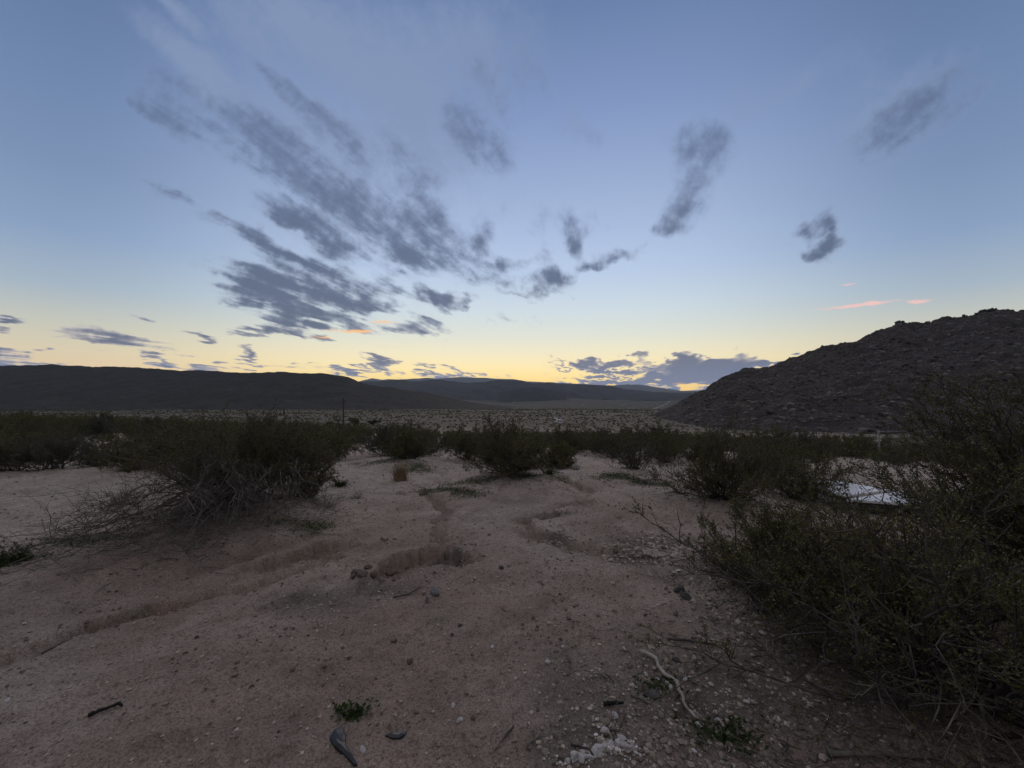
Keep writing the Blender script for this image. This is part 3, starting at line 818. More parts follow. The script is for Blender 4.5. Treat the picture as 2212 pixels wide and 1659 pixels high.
shrub('creosote_bush', p, shrub_arrays(15, 1.05, 1.08, 70, 11, 6, 9, .019, .010, (3, 82), (0, 0), .08), 'dense round creosote bush on a low mound in the middle, between two rills', dead=dead_arrays(16, 40, .3, 4.7, 1.2, .7, .007, 4, 3))
p = ground_at(885, 1002)
shrub('creosote_bush', p, shrub_arrays(17, .98, .86, 56, 10, 6, 8, .021, .009, (3, 80), (0, 0), .08), 'low wide creosote bush just behind the straw-coloured grass tuft')
p = ground_at(1372, 1026)
shrub('creosote_bush', p, shrub_arrays(19, .78, .82, 36, 8, 5, 6, .020, .009, (3, 74), (0, 0), .25), 'open greyish shrub with visible bare stems standing above a green patch', leaf='leaf_grey', dead=dead_arrays(20, 30, .2, 3.6, 2, .5, .006, 4, 3, .8, -.2))
p = ground_at(1560, 1092)
shrub('creosote_bush', p, shrub_arrays(21, 1.12, 1.16, 60, 11, 6, 9, .018, .011, (3, 78), (0, 0), .10), 'dark upright creosote bush on bare crooked stems at the right edge of the sandy clearing', dead=dead_arrays(22, 26, .3, 3.4, 1.4, .65, .007, 4, 3))
for i, (px, py, rw, h, lab) in enumerate((
    (1440, 1000, .9, .9, 'creosote bush behind and right of the open greyish shrub'),
    (1640, 1040, .8, .95, 'creosote bush behind the dark upright bush at the clearing edge'),
    (1720, 1075, .75, .9, 'creosote bush just left of the white panels'),
    (1205, 1012, .62, .55, 'small creosote bush tucked behind the right side of the middle bush'),
    (110, 1014, 1.3, .86, 'wide grey-green shrub at the front of the left thicket beside open sand'),
    (18, 1018, 1.0, .72, 'dark shrub cut by the left edge of the picture at the thicket front'),
    (215, 1002, .9, .8, 'shrub at the right end of the left thicket next to the pale clearing'),
    (345, 990, 1.0, .95, 'pale twiggy shrub standing behind the broad dead-skirted bush'),
    (470, 985, 1.1, 1.0, 'creosote bush rising behind the crown of the broad dead-skirted bush'),
    (600, 985, 1.1, 1.05, 'creosote bush between the broad bush and the sandy wash'),
    (705, 984, .9, .95, 'creosote bush beside the upper end of the sandy wash'))):
    p = ground_at(px, py)
    shrub('creosote_bush', p, shrub_arrays(40 + i, rw * 1.1, h * 1.08, 48, 10, 5, 8, .022, .009, (3, 80), (0, 0), .10), lab, leaf='leaf_grey' if i in (4, 7) else 'leaf')

# -- small plants on the sand
def tuft(seed, n, R0, H, width, tiltmax=28, curve=.3):
    rng = np.random.default_rng(seed)
    az = rng.uniform(0, 2 * np.pi, n); th = np.radians(rng.uniform(0, tiltmax, n))
    d = np.stack([np.sin(th) * np.cos(az), np.sin(th) * np.sin(az), np.cos(th)], -1)
    s = np.stack([R0 * rng.normal(0, .5, n), R0 * rng.normal(0, .5, n), np.zeros(n)], -1)
    P = curves(rng, s, d, H * rng.uniform(.5, 1.1, n), 5, 0, .04)
    P[..., :2] += d[:, None, :2] * (np.linspace(0, 1, 5)[None, :, None] ** 2) * H * curve
    return tubes(P, np.full((n, 1), width) * (1.05 - np.linspace(0, 1, 5)), 3)
def plant_tuft(name, px, py, label, cat, arr, mat, group=None):
    V, F = arr
    o = make_mesh(name, V, [F], M[mat], False)
    o.location = ground_at(px, py)
    return tag(o, label, cat, group)
plant_tuft('grass_tuft', 865, 1037, 'upright straw-coloured grass tuft in front of a dark bush', 'grass tuft', tuft(1, 420, .10, .36, .0035, 24), 'straw')
a, _ = shrub_arrays(61, .17, .2, 40, 6, 3, 2, .01, .004, (5, 80), wob=.12, sides=(4, 3, 3), low=.2)
plant_tuft('dry_shrub', 770, 1079, 'small round leafless grey shrub alone on the sand', 'dry shrub', a, 'dead')
a, _ = shrub_arrays(62, .2, .2, 36, 6, 3, 2, .01, .004, (5, 80), wob=.12, sides=(4, 3, 3), low=.2)
plant_tuft('dry_shrub', 1243, 1019, 'small dry twiggy shrub in the wash right of the middle bush', 'dry shrub', a, 'dead')
a, _ = shrub_arrays(63, .42, .32, 40, 7, 3, 2, .01, .005, (15, 85), wob=.12, sides=(4, 3, 3), low=.2)
plant_tuft('dry_shrub', 268, 1092, 'sparse dark dry shrub left of the broad dead-skirted bush', 'dry shrub', a, 'stem')
a, _ = shrub_arrays(64, .3, .22, 36, 7, 3, 2, .01, .004, (15, 85), wob=.12, sides=(4, 3, 3), low=.2)
plant_tuft('dry_shrub', 700, 1112, 'low dry shrub on the sand beside the narrow leaning bush', 'dry shrub', a, 'dead')
for i, (px, py, rr_, hh, lab) in enumerate(((12, 1225, .3, .24, 'small green weed clump cut by the left edge of the picture'), 
    (758, 1548, .07, .07, 'small bright green weed beside the black sheet scrap'), (1570, 1590, .13, .07, 'green weed among pebbles at the foot of the large right bush'),
    (735, 1050, .25, .18, 'small dark weed at the left edge of the sandy wash'), (1190, 1035, .22, .25, 'small bushy plant touching the right side of the middle bush'))):
    (sa_, sf_), (la, lf) = shrub_arrays(80 + i, rr_, hh, 40, 5, 3, 6, .007 if rr_ < .2 else .014, .002, (20, 86), wob=.1, sides=(3, 3, 3), low=.15, gap=.05, zmin=-.01)
    shrub('weed', ground_at(px, py), ((sa_, sf_), (la, lf)), lab, leaf='weed', stem='weed_dry', cat='weed')

# -- ground cover: flat green annuals under the shrubs, dry litter under the big right one
def scatter_cover():
    rng = np.random.default_rng(5)
    out_c = []
    for x0, y0, rx, ry in GREENXY:
        n = int(2600 * min(3.0, (rx + .15) * (ry + .25)))
        x = x0 + rng.normal(0, .62, n) * rx; y = y0 + rng.normal(0, .62, n) * ry
        m = fbm(x * 3, y * 3, 3) > rng.uniform(-.9, .25, n)
        out_c.append(np.stack([x[m], y[m]], -1))
    c = np.vstack(out_c)
    z = full_h(c[:, 0], c[:, 1])
    c = np.column_stack([c, z + rng.uniform(-.004, .02, len(c))])
    V, F = leaf_quads(rng, c, rng.normal(0, 1, c.shape) * np.array([1, 1, .3]), .030, .4)
    o = make_mesh('ground_cover', V, [F], M['weed'], False)
    tag(o, 'thin green ground cover under the shrubs', 'ground cover', None, 'stuff')
    # dry twigs
    L_ = []
    for px, py, rx, ry, n in ((2050, 1560, .9, .5, 420), (1800, 1500, .8, .5, 160), (1900, 1640, .7, .25, 260), (330, 1195, .9, .35, 260), (560, 1130, .7, .4, 160), (1600, 1450, .7, .5, 90), (1650, 1230, .6, .4, 80), (1100, 1060, .7, .25, 80)):
        x0, y0 = at(px, py)
        x = x0 + rng.normal(0, .7, n) * rx; y = y0 + rng.normal(0, .7, n) * ry
        L_.append(np.stack([x, y], -1))
    c = np.vstack(L_)
    c = np.column_stack([c, full_h(c[:, 0], c[:, 1]) + .004])
    az = rng.uniform(0, 6.3, len(c))
    P = curves(rng, c, np.stack([np.cos(az), np.sin(az), rng.uniform(-.05, .25, len(c))], -1), rng.uniform(.05, .28, len(c)), 6, -.1, .12)
    V, F = tubes(P, rng.uniform(.0012, .0034, len(c))[:, None] * (1 - .6 * np.linspace(0, 1, 6)), 4)
    o = make_mesh('twig_litter', V, [F], M['dead'], True)
    tag(o, 'dry twigs lying under the shrubs', 'litter', None, 'stuff')
scatter_cover()

# -- the belt of bushes across the bench: 290 individuals, the rest one mass
CLEAR = [(*at(a, b), c) for a, b, c in ((775, 1000, 1.0), (760, 1020, 1.0), (790, 972, 1.3), (805, 950, 1.6), (985, 1005, .8), (965, 1035, .8), (985, 980, 1.0), (1000, 958, 1.4), (1230, 1012, .9), (1200, 990, 1.0), (1260, 1040, .8), (1215, 968, 1.0),
         (260, 975, 2.2), (235, 1000, 1.4), (300, 960, 2.4), (1430, 972, 1.6), (1475, 965, 1.6), (1800, 1020, 1.5), (1850, 1040, 1.6), (1950, 1060, 1.6), (1900, 1010, 1.2), (1905, 982, 1.5), (1960, 984, 1.5), (2030, 984, 1.5), (500, 955, 2.0), (545, 945, 2.0))]
def belt():
    rng = np.random.default_rng(77)
    pts = []
    near_fix = [tuple(o.location[:2]) for o in C.objects if o.name.startswith('creosote_bush')]
    tries = 0
    while tries < 60000 and len(pts) < 3200:
        tries += 1
        y = 8.6 * (128 / 8.6) ** rng.uniform(0, 1) ** .72
        x = rng.uniform(-1.32, 1.32) * y
        if y > 62 and rng.uniform() > .8:
            continue
        gap = 1.1 if y < 25 else 1.5 if y < 60 else 1.8
        if any((x - a) ** 2 + (y - b) ** 2 < (c + .45) ** 2 for a, b, c in CLEAR):
            continue
        if y < 12 and -4.9 < x < 4.4 and rng.uniform() < .85:
            continue
        if any((x - a) ** 2 + (y - b) ** 2 < 1.6 for a, b in near_fix):
            continue
        if x > .62 * y and y < 9.5:
            continue
        pts.append((x, y, rng.uniform(), gap))
    # thin out by spacing
    cells, keep = {}, []
    for x, y, u, gp in pts:
        ci, cj = int(x // 2), int(y // 2)
        if all((x - a) ** 2 + (y - b) ** 2 > gp * gp for i in (-1, 0, 1) for j in (-1, 0, 1) for a, b in cells.get((ci + i, cj + j), ())):
            cells.setdefault((ci, cj), []).append((x, y))
            keep.append((x, y, u))
    keep.sort(key=lambda t: t[1])
    return keep
BELT = belt()
protos = []
for i in range(6):
    rng = np.random.default_rng(200 + i)
    (sa_, sf_), (la, lf) = shrub_arrays(100 + i, 1.02, .98, 46, 9, 5, 6, .034, .008, (3, 80), (0, 0), .10, sides=(4, 3, 3))
    mat_i = np.concatenate([np.zeros(len(sf_)), np.ones(len(lf))])
    o = make_mesh('creosote_bush', np.vstack([sa_, la]), [np.vstack([sf_, lf + len(sa_)])], None, False, mats=[M['stem'], M[('leaf_far', 'leaf', 'leaf_far', 'leaf_grey', 'leaf_far', 'leaf_far')[i]]], midx=mat_i)
    protos.append(o)
rb = random.Random(4)
hz = full_h([b[0] for b in BELT], [b[1] for b in BELT])
NB = 275
for i, (x, y, u) in enumerate(BELT[:NB]):
    src = protos[i % 6]
    o = src if i < 6 else src.copy()
    if i >= 6:
        C.objects.link(o)
    s = .50 + .85 * u
    s *= (1.05 if x < -.25 * y else .86) * (1 if y < 16 else .88)
    o.location = (x, y, hz[i])
    o.rotation_euler = (0, 0, rb.uniform(0, 6.28))
    o.scale = (s * rb.uniform(.95, 1.3), s * rb.uniform(.95, 1.3), s * rb.uniform(.8, 1.1))
    tag(o, 'dark green creosote bush crowded in the scrub belt across the bench', 'bush', 'creosote bushes of the scrub belt')
def clump_mass(name, P, S, nq, leaf, mat, label, flat=.75, seed=1, cat='shrubs'):
    """Many small shrubs as one mass: a ball of leaf clumps per shrub."""
    rng = np.random.default_rng(seed)
    n = len(P)
    d = unit(rng.normal(0, 1, (n, nq, 3)))
    d[..., 2] = np.abs(d[..., 2])
    r = rng.uniform(.45, 1, (n, nq, 1))
    c = P[:, None, :] + d * r * S[:, None, None] * np.array([1, 1, flat * 1.25])
    sz = (S[:, None] * leaf * rng.uniform(.7, 1.4, (n, nq))).reshape(-1)
    c = c.reshape(-1, 3)
    a = unit(rng.normal(0, 1, c.shape) + np.array([0, 0, .6])); s = unit(np.cross(a, rng.normal(0, 1, c.shape)))
    L = sz[:, None]
    V = np.stack([c - a * L * .5, c + s * L * .32, c + a * L * .5, c - s * L * .32], 1).reshape(-1, 3)
    o = make_mesh(name, V, [np.arange(4 * len(c)).reshape(-1, 4)], M[mat], False)
    return tag(o, label, cat, None, 'stuff')
rest = BELT[NB:]
P = np.array([(x, y, h) for (x, y, u), h in zip(rest, hz[NB:])])
S = np.array([.55 + .5 * u for _, _, u in rest]) * np.where(P[:, 0] < -.25 * P[:, 1], .95, .72)
clump_mass('scrub', P, S, 150, .22, 'leaf_far', 'far rows of dark scrub on the bench', .95, 2)
def plain():
    rng = np.random.default_rng(9)
    L_ = []
    for y0, y1, n, s0 in ((118, 300, 4200, .75), (300, 600, 9000, 1.0), (600, 1010, 12000, 1.35), (1010, 1400, 2500, 1.9)):
        y = np.sqrt(rng.uniform(y0 ** 2, y1 ** 2, n)); x = rng.uniform(-1.3, 1.3, n) * y
        m = fbm(x * .012, y * .03, 4) * 1.6 + .30 > rng.uniform(-.35, .4, n)
        L_.append(np.stack([x[m], y[m], s0 * rng.uniform(.45, 1.2, m.sum())], -1))
    A = np.vstack(L_)
    z = full_h(A[:, 0], A[:, 1])
    clump_mass('desert_scrub', np.column_stack([A[:, 0], A[:, 1], z]), A[:, 2], 16, .75, 'leaf_far', 'dotted shrubs on the pale plain below the bench', .75, 3)
plain()

# ------------------------------------------------------------------ stones, sticks and scraps on the sand
def stone_mesh(seed, squash=.65, angular=7, rough=.05):
    rng = np.random.default_rng(seed)
    bm = bmesh.new()
    bmesh.ops.create_icosphere(bm, subdivisions=3, radius=1)
    V = np.array([v.co[:] for v in bm.verts]); F = np.array([[v.index for v in f.verts] for f in bm.faces])
    bm.free()
    for _ in range(angular):
        nrm = unit(rng.normal(0, 1, 3)); d = rng.uniform(.45, .85)
        h = V @ nrm - d
        V = V - np.where(h > 0, h, 0)[:, None] * nrm * .96
    V += rng.normal(0, 1, V.shape) * rough * .35 + (perlin(V[:, 0] * 2.3 + seed, V[:, 1] * 2.3 + V[:, 2] * 1.7)[:, None]) * unit(V) * rough * 2
    V *= np.array([1, rng.uniform(.6, .95), squash])
    return V, F
STONES = {}
def stone_data(kind, i):
    key = (kind, i)
    if key not in STONES:
        sq = .34 if kind == 'flat' else .65
        STONES[key] = stone_mesh(300 + i * 7 + (50 if kind == 'flat' else 0), sq, 8, .05)
    return STONES[key]
rs = random.Random(21)
_stone_me = {}
def stone(px, py, wpx, label, mat='stone', group=None, kind='round', name='stone', sink=.25):
    x, y, z = spot(px, py)
    dist = math.sqrt(x * x + y * y + (EYE - z) ** 2)
    s = wpx / FP * y / 2 * 1.05
    i = rs.randrange(7)
    key = (kind, i, mat)
    if key not in _stone_me:
        V, F = stone_data(kind, i)
        o = make_mesh(name, V, [F], M[mat], False)
        _stone_me[key] = o.data
    else:
        o = bpy.data.objects.new(name, _stone_me[key])
        C.objects.link(o)
    o.location = (x, y, z + s * (.34 if kind == 'flat' else .65) * (1 - 2 * sink) * .8)
    o.rotation_euler = (rs.uniform(-.2, .2), rs.uniform(-.2, .2), rs.uniform(0, 6.28))
    o.scale = (s, s * rs.uniform(.85, 1.1), s * rs.uniform(.8, 1.15))
    return tag(o, label, 'stone', group)
z5 = lambda a, b: ((1300 + a / 3.687) * .8848, (1550 + b / 3.687) * .8848)      # enlarged bottom right of the photograph
G1 = 'white rocks of the crushed heap'
lab_w = 'white crumbly quartz rock in the crushed heap at the bottom edge'
for a, b, ww in ((740, 775, 78), (650, 915, 92), (470, 1055, 60), (600, 1085, 95), (560, 1130, 100), (385, 1160, 110), (700, 1050, 80), (760, 1050, 110), (830, 1070, 110), (800, 1010, 80), (440, 1190, 100), (520, 1185, 80), (620, 1150, 60), (655, 1070, 44), (860, 1090, 60), (310, 1185, 80)):
    stone(*z5(a, b), ww / 4.17, lab_w, 'quartz', G1)
lab_g = 'greyish white rock at the top of the crushed heap'
for a, b, ww in ((680, 805, 110), (600, 1015, 66), (730, 900, 60), (770, 940, 50), (660, 850, 80)):
    stone(*z5(a, b), ww / 4.17, lab_g, 'stone', 'greyish rocks of the crushed heap')
SINGLE = [(870, 790, 40, 'small pale stone right of the topmost white rocks'), (865, 842, 48, 'flat pale stone right of the greyish heap rock'), (920, 858, 26, 'tiny pale stone beside two other pale ones right of the heap'),
          (1055, 995, 90, 'long pale stone lying alone right of the white heap'), (1220, 1062, 66, 'rounded pale stone right of the long pale one'), (1180, 985, 80, 'grey stone behind the rounded pale stone'),
          (1455, 1080, 70, 'pale upright stone left of the dark twig litter'), (1530, 975, 90, 'broad grey stone below the green weed'), (1495, 815, 66, 'pale greenish stone in the green weed'),
          (1668, 760, 56, 'pale stone right of the end of the grey stick'), (1500, 720, 70, 'grey stone at the end of the grey stick'), (1155, 725, 60, 'grey stone left of the grey stick'),
          (1345, 510, 66, 'rounded tan stone in the bend of the grey stick'), (1245, 478, 48, 'white stone touching the left of the grey stick'), (1130, 395, 44, 'small white stone above the bend of the grey stick'),
          (1018, 345, 48, 'pale stone left of the upper grey stick'), (1378, 412, 44, 'small pale stone right of the upper grey stick'), (138, 262, 56, 'pale stone on bare sand with dark soil beside it'), (825, 128, 44, 'pale chip above the upper end of the grey stick'),
          (275, 125, 46, 'small pale flake left of the pale chip'), (1300, 232, 90, 'dark flat slab stone right of the upper grey stick'), (1465, 255, 70, 'dark grey stone right of the dark flat slab'),
          (2115, 840, 70, 'grey upright stone in the dark litter under the big bush'), (1865, 830, 80, 'rounded grey stone at the edge of the dark litter'), (110, 1080, 110, 'long lilac-grey flake left of the white heap'),
          (120, 990, 60, 'flat pale flake above the long lilac-grey one'), (1690, 1060, 80, 'grey stone right of the pale upright stone'), (1260, 1165, 90, 'grey stone at the bottom edge right of the heap'), (1400, 1180, 80, 'grey rounded stone at the bottom edge beside the dark litter'),
          (430, 1190, 60, None), (545, 558, 30, 'tiny tan pebble above the black stick'), (465, 285, 56, 'flat grey flake right of the pale stone on dark soil'), (1925, 610, 60, 'pale stone beside the lower right branches of the big bush')]
for a, b, ww, lb in SINGLE:
    if lb:
        dk = 'dark' in lb.split()[:2]
        stone(*z5(a, b), ww / 4.17, lb, 'stone_dark' if dk else 'quartz' if lb.startswith(('white', 'pale', 'small white', 'small pale')) else 'stone', None, 'flat' if ('fla' in lb or 'slab' in lb) else 'round')
MORE = [(830, 1166, 19, 'pale grey block of stone alone on the smooth sand', 'stone', 'round'), (922, 1302, 17, 'blue-grey wedge-shaped stone standing upright', 'stone_blue', 'round'), (940, 1282, 26, 'blue-grey block with a pale top behind the wedge-shaped stone', 'stone_blue', 'round'),
        (1083, 1229, 11, 'small black stone on the sand below the rills', 'stone_dark', 'round'), (994, 1353, 13, 'small black stone beside a white chip', 'stone_dark', 'round'), (977, 1372, 10, 'tiny black stone below the one with the white chip', 'stone_dark', 'round'),
        (425, 1371, 12, 'small black rock on the left sand slope', 'stone_dark', 'round'), (16, 1516, 16, 'bright white stone by the left edge of the picture', 'quartz', 'flat'), (993, 1560, 17, 'pale stone alone on the sand above the bottom edge', 'quartz', 'round'),
        (979, 1520, 15, 'flat whitish stone above the lone pale stone', 'quartz', 'flat'), (1022, 1505, 10, 'small tan stone right of the flat whitish one', 'stone', 'round'), (784, 1618, 19, 'flat white stone beside the black sheet scrap', 'quartz', 'flat'),
        (885, 1432, 18, 'reddish brown clod on the smooth sand', 'clod', 'round'), (1470, 1280, 34, 'dark flat stone lying at the tip of the big bush branches', 'stone_dark', 'flat'), (1482, 1294, 34, 'dark flat stone lying below its twin at the branch tips', 'stone_dark', 'flat'),
        (1133, 1468, 12, 'whitish chip in the middle of the lower sand', 'quartz', 'round'), (1064, 1398, 9, 'small pale chip on brownish sand', 'quartz', 'flat'), (1465, 1245, 15, 'white sliver of stone right below the gravel heap', 'quartz', 'flat'),
        (1110, 1610, 14, 'greyish stone left of the short bare stick', 'stone', 'round'), (1150, 1585, 12, 'brownish stone above the short bare sticks', 'stone', 'round')]
for px, py, ww, lb, mt, kd in MORE:
    o = stone(px, py, ww, lb, mt, None, kd, 'clod' if mt == 'clod' else 'stone', .1 if 'upright' in lb else .25)
    if 'upright' in lb:
        o.scale = (o.scale[0], o.scale[1] * .8, o.scale[2] * 1.9)
for px, py, ww in ((770, 1244, 22), (783, 1248, 28), (762, 1252, 20), (805, 1240, 24), (842, 1222, 22), (858, 1218, 16), (795, 1232, 18), (905, 1199, 16), (880, 1208, 14), (985, 1206, 14), (978, 1212, 12), (996, 1203, 12), (825, 1250, 14), (850, 1248, 12)):
    stone(px, py, ww, 'brown clod of soil along the broken edge of the dug-out bank', 'clod', 'clods along the dug-out bank', 'round', 'clod')

def stick(name, pts, r, label, mat='dead', cat='stick', fork=None, lift=.006):
    P = np.array([[*spot(a, b)] for a, b in pts])
    t = np.linspace(0, len(P) - 1, len(P) * 5)
    Q = np.stack([np.interp(t, np.arange(len(P)), P[:, i]) for i in range(3)], -1)
    rng = np.random.default_rng(int(pts[0][0]))
    Q[:, :2] += np.cumsum(rng.normal(0, .0016, (len(t), 2)), 0)
    Q[:, 2] += lift + r + np.abs(rng.normal(0, .002, len(t)))
    V, F = tubes(Q[None], (r * (1 - .45 * np.linspace(0, 1, len(t))) * (1 + .12 * rng.normal(0, 1, len(t))))[None], 7)
    n = 7
    caps = [np.array([[0, i, i + 1] for i in range(1, n - 1)])[:, ::-1], np.array([[len(V) - n, len(V) - n + i, len(V) - n + i + 1] for i in range(1, n - 1)])]
    o = make_mesh(name, V, [F] + caps, M[mat], True)
    tag(o, label, cat)
    return o
s1 = stick('stick', [z5(965, 185), z5(1040, 225), z5(1115, 262), z5(1135, 320), z5(1180, 390), z5(1285, 465), z5(1300, 530), z5(1325, 590), z5(1350, 660), z5(1435, 765)], .0125, 'long crooked grey stick lying from upper left to lower right', 'straw_wood', lift=.012)
f1 = stick('side_twig', [z5(1322, 588), z5(1370, 590), z5(1412, 606)], .006, None, cat=None)
f1.parent = s1
stick('stick', [(1108, 1565 + 15), (1085, 1600), (1062, 1634)], .006, 'thin bare stick pointing down left near the bottom edge')
stick('stick', [(1167, 1598), (1150, 1615), (1143, 1632)], .007, 'short bare stick left of the white heap')
stick('stick', [z5(340, 1055), z5(430, 1075), z5(500, 1120), z5(520, 1165)], .006, 'curved brown stick on the left of the white heap', 'stem')
stick('stick', [z5(235, 1180), z5(300, 1165), z5(350, 1145)], .006, 'short pale stick at the bottom edge left of the white heap')
stick('stick', [z5(640, 995), z5(715, 998)], .007, 'short pale stick between the heap rocks')
stick('stick', [z5(700, 955), z5(740, 932), z5(780, 925)], .005, 'small brown twig across the greyish heap rocks', 'stem')
stick('charred_stick', [z5(645, 690), z5(730, 690), z5(812, 695)], .012, 'thick charred black stick above the white heap', 'char')
stick('charred_stick', [(190, 1556), (225, 1546), (258, 1536), (262, 1540)], .010, 'hooked black stick alone on the left sand', 'char')
stick('stick', [z5(880, 605), z5(960, 630), z5(1070, 672)], .006, 'grey-brown twig left of the long crooked stick', 'stem')
stick('stick', [z5(1215, 60), z5(1400, 85), z5(1640, 128)], .009, 'dark fallen branch pointing towards the big bush', 'stem')
stick('stick', [z5(1960, 320), z5(2090, 380)], .008, 'dark twig at the left branches of the big bush', 'stem')
stick('stick', [(850, 1296), (880, 1282), (905, 1270)], .007, 'brown stick half buried in sand left of the blue-grey stones', 'stem')
stick('stick', [(92, 1387), (118, 1380), (140, 1374)], .007, 'dark thin stick lying along the left track', 'stem')
stick('stick', [(842, 1565), (846, 1578), (838, 1590)], .005, 'small pale twig above the black shard')
stick('stick', [(1003, 1176), (1030, 1177)], .005, 'short straight twig on the smooth sand left of the right rill', 'stem')
# big branches lying under the right-hand bushes
stick('stick', [(1790, 1640), (1900, 1644), (2010, 1650), (2060, 1668)], .012, 'long dead branch on the litter along the bottom edge')
stick('stick', [(2130, 1655), (2120, 1600), (2160, 1540), (2205, 1525)], .010, 'arched dead branch in the lower right corner', lift=.12)
def scrap(name, pts, label, h, mat='plastic', cat='scrap'):
    P = np.array([spot(a, b) for a, b in pts]); n = len(P)
    c = P.mean(0); c[2] += h * 1.6
    top = P + np.array([0, 0, h]); inn = c + (top - c) * .55 + np.array([0, 0, h * .5])
    bot = P - np.array([0, 0, .02])
    V = np.vstack([bot, top, inn, [c]])
    i = np.arange(n); j = (i + 1) % n
    F4 = np.vstack([np.stack([i, j, n + j, n + i], -1), np.stack([n + i, n + j, 2 * n + j, 2 * n + i], -1)])
    F3 = np.stack([2 * n + i, 2 * n + j, np.full(n, 3 * n)], -1)
    o = make_mesh(name, V, [F4, F3], M[mat], False)
    return tag(o, label, cat)
scrap('plastic_scrap', [(712, 1600), (722, 1585), (740, 1575), (748, 1592), (746, 1612), (756, 1632), (772, 1659), (764, 1659), (742, 1634), (722, 1618)], 'torn black plastic sheet scrap half buried in the sand', .012)
scrap('plastic_shard', [(832, 1590), (850, 1584), (868, 1576), (878, 1574), (874, 1584), (862, 1592), (848, 1592)], 'thin pointed black shard right of the torn scrap', .010)
scrap('asphalt_piece', [z5(1000, 560), z5(1060, 500), z5(1130, 495), z5(1150, 580), z5(1090, 610), z5(1040, 590)], 'dark grey flat piece of rubble left of the long crooked stick', .010, 'stone_dark', 'rubble')

def gravel():
    rng = np.random.default_rng(31)
    bm = bmesh.new(); bmesh.ops.create_icosphere(bm, subdivisions=1, radius=1)
    V0 = np.array([v.co[:] for v in bm.verts]); F0 = np.array([[v.index for v in f.verts] for f in bm.faces]); bm.free()
    pos, size = [], []
    def put(px, py, rx, ry, n, s0, s1):
        x0, y0 = at(px, py)
        x = x0 + rng.normal(0, .55, n) * rx; y = y0 + rng.normal(0, .55, n) * ry
        pos.append(np.stack([x, y], -1)); size.append(s0 * (s1 / s0) ** rng.uniform(0, 1, n) ** 1.8)
    put(1459, 1206, .50, .15, 1300, .009, .034); put(1420, 1196, .5, .2, 260, .008, .025); put(1520, 1200, .4, .2, 200, .008, .03); put(1440, 1180, .3, .16, 160, .008, .026)
    put(1200, 1172, .22, .12, 160, .007, .024); put(1225, 1126, .30, .10, 110, .006, .02); put(1260, 1188, .3, .08, 80, .006, .018)
    put(1300, 1610, .5, .22, 340, .004, .016); put(1480, 1560, .55, .32, 420, .004, .017); put(1480, 1640, .5, .16, 260, .005, .02); put(1400, 1480, .6, .3, 240, .004, .013)
    put(1200, 1420, .9, .4, 200, .004, .013); put(980, 1205, .3, .14, 110, .006, .018); put(940, 1240, .5, .2, 120, .005, .015); put(815, 1272, .4, .2, 90, .006, .016); put(660, 1310, .8, .35, 140, .005, .014)
    put(1500, 1260, .5, .3, 160, .006, .018); put(1330, 1170, .8, .4, 200, .006, .018); put(1560, 1300, .4, .3, 140, .006, .02); put(1900, 1360, 1.4, .9, 1500, .008, .03); put(1750, 1450, .9, .5, 500, .006, .022); put(1850, 1560, .7, .3, 300, .005, .018)
    put(1150, 1250, .8, .25, 200, .005, .016); put(1420, 1110, 1.2, .6, 260, .008, .02)
    n = 15000
    y = 1.6 * (14 / 1.6) ** rng.uniform(0, 1, n); x = rng.uniform(-1.3, 1.3, n) * y
    pos.append(np.stack([x, y], -1)); size.append(.0022 * (.011 / .0022) ** rng.uniform(0, 1, n) ** 2.0 * (1 + .12 * y))
    P = np.vstack(pos); S = np.concatenate(size)
    z = full_h(P[:, 0], P[:, 1])
    nn_ = len(P)
    J = V0[None] * rng.uniform(.55, 1.25, (nn_, len(V0), 1)) * np.stack([np.ones(nn_), rng.uniform(.6, 1, nn_), rng.uniform(.4, .75, nn_)], -1)[:, None, :]
    az = rng.uniform(0, 6.3, nn_); ca_, sa_ = np.cos(az)[:, None], np.sin(az)[:, None]
    X = J[..., 0] * ca_ - J[..., 1] * sa_; Y = J[..., 0] * sa_ + J[..., 1] * ca_
    V = np.stack([X, Y, J[..., 2]], -1) * S[:, None, None] + np.column_stack([P, z + S * .22])[:, None, :]
    F = (F0[None] + (np.arange(nn_) * len(V0))[:, None, None]).reshape(-1, 3)
    o = make_mesh('gravel', V.reshape(-1, 3), [F], M['gravel'], False)
    tag(o, 'loose gravel and grit on the sand', 'gravel', None, 'stuff')
gravel()
def quartz_crumbs():
    rng = np.random.default_rng(35)
    bm = bmesh.new(); bmesh.ops.create_icosphere(bm, subdivisions=1, radius=1)
    V0 = np.array([v.co[:] for v in bm.verts]); F0 = np.array([[v.index for v in f.verts] for f in bm.faces]); bm.free()
    c = []
    for a, b, rx, ry, n in ((770, 1060, .07, .03, 130), (600, 1110, .09, .025, 60), (400, 1175, .10, .025, 50), (650, 900, .06, .05, 20)):
        x0, y0 = at(*z5(a, b))
        c.append(np.stack([x0 + rng.normal(0, .6, n) * rx, y0 + rng.normal(0, .6, n) * ry], -1))
    c = np.vstack(c); n = len(c)
    S = .004 * (.016 / .004) ** rng.uniform(0, 1, n) ** 1.6
    J = V0[None] * rng.uniform(.5, 1.25, (n, len(V0), 1)) * np.array([1, .8, .6])
    V = J * S[:, None, None] + np.column_stack([c, full_h(c[:, 0], c[:, 1]) + S * .25])[:, None, :]
    o = make_mesh('quartz_gravel', V.reshape(-1, 3), [(F0[None] + (np.arange(n) * len(V0))[:, None, None]).reshape(-1, 3)], M['quartz'], False)
    tag(o, 'white crumbled rock around the heap', 'gravel', None, 'stuff')
quartz_crumbs()
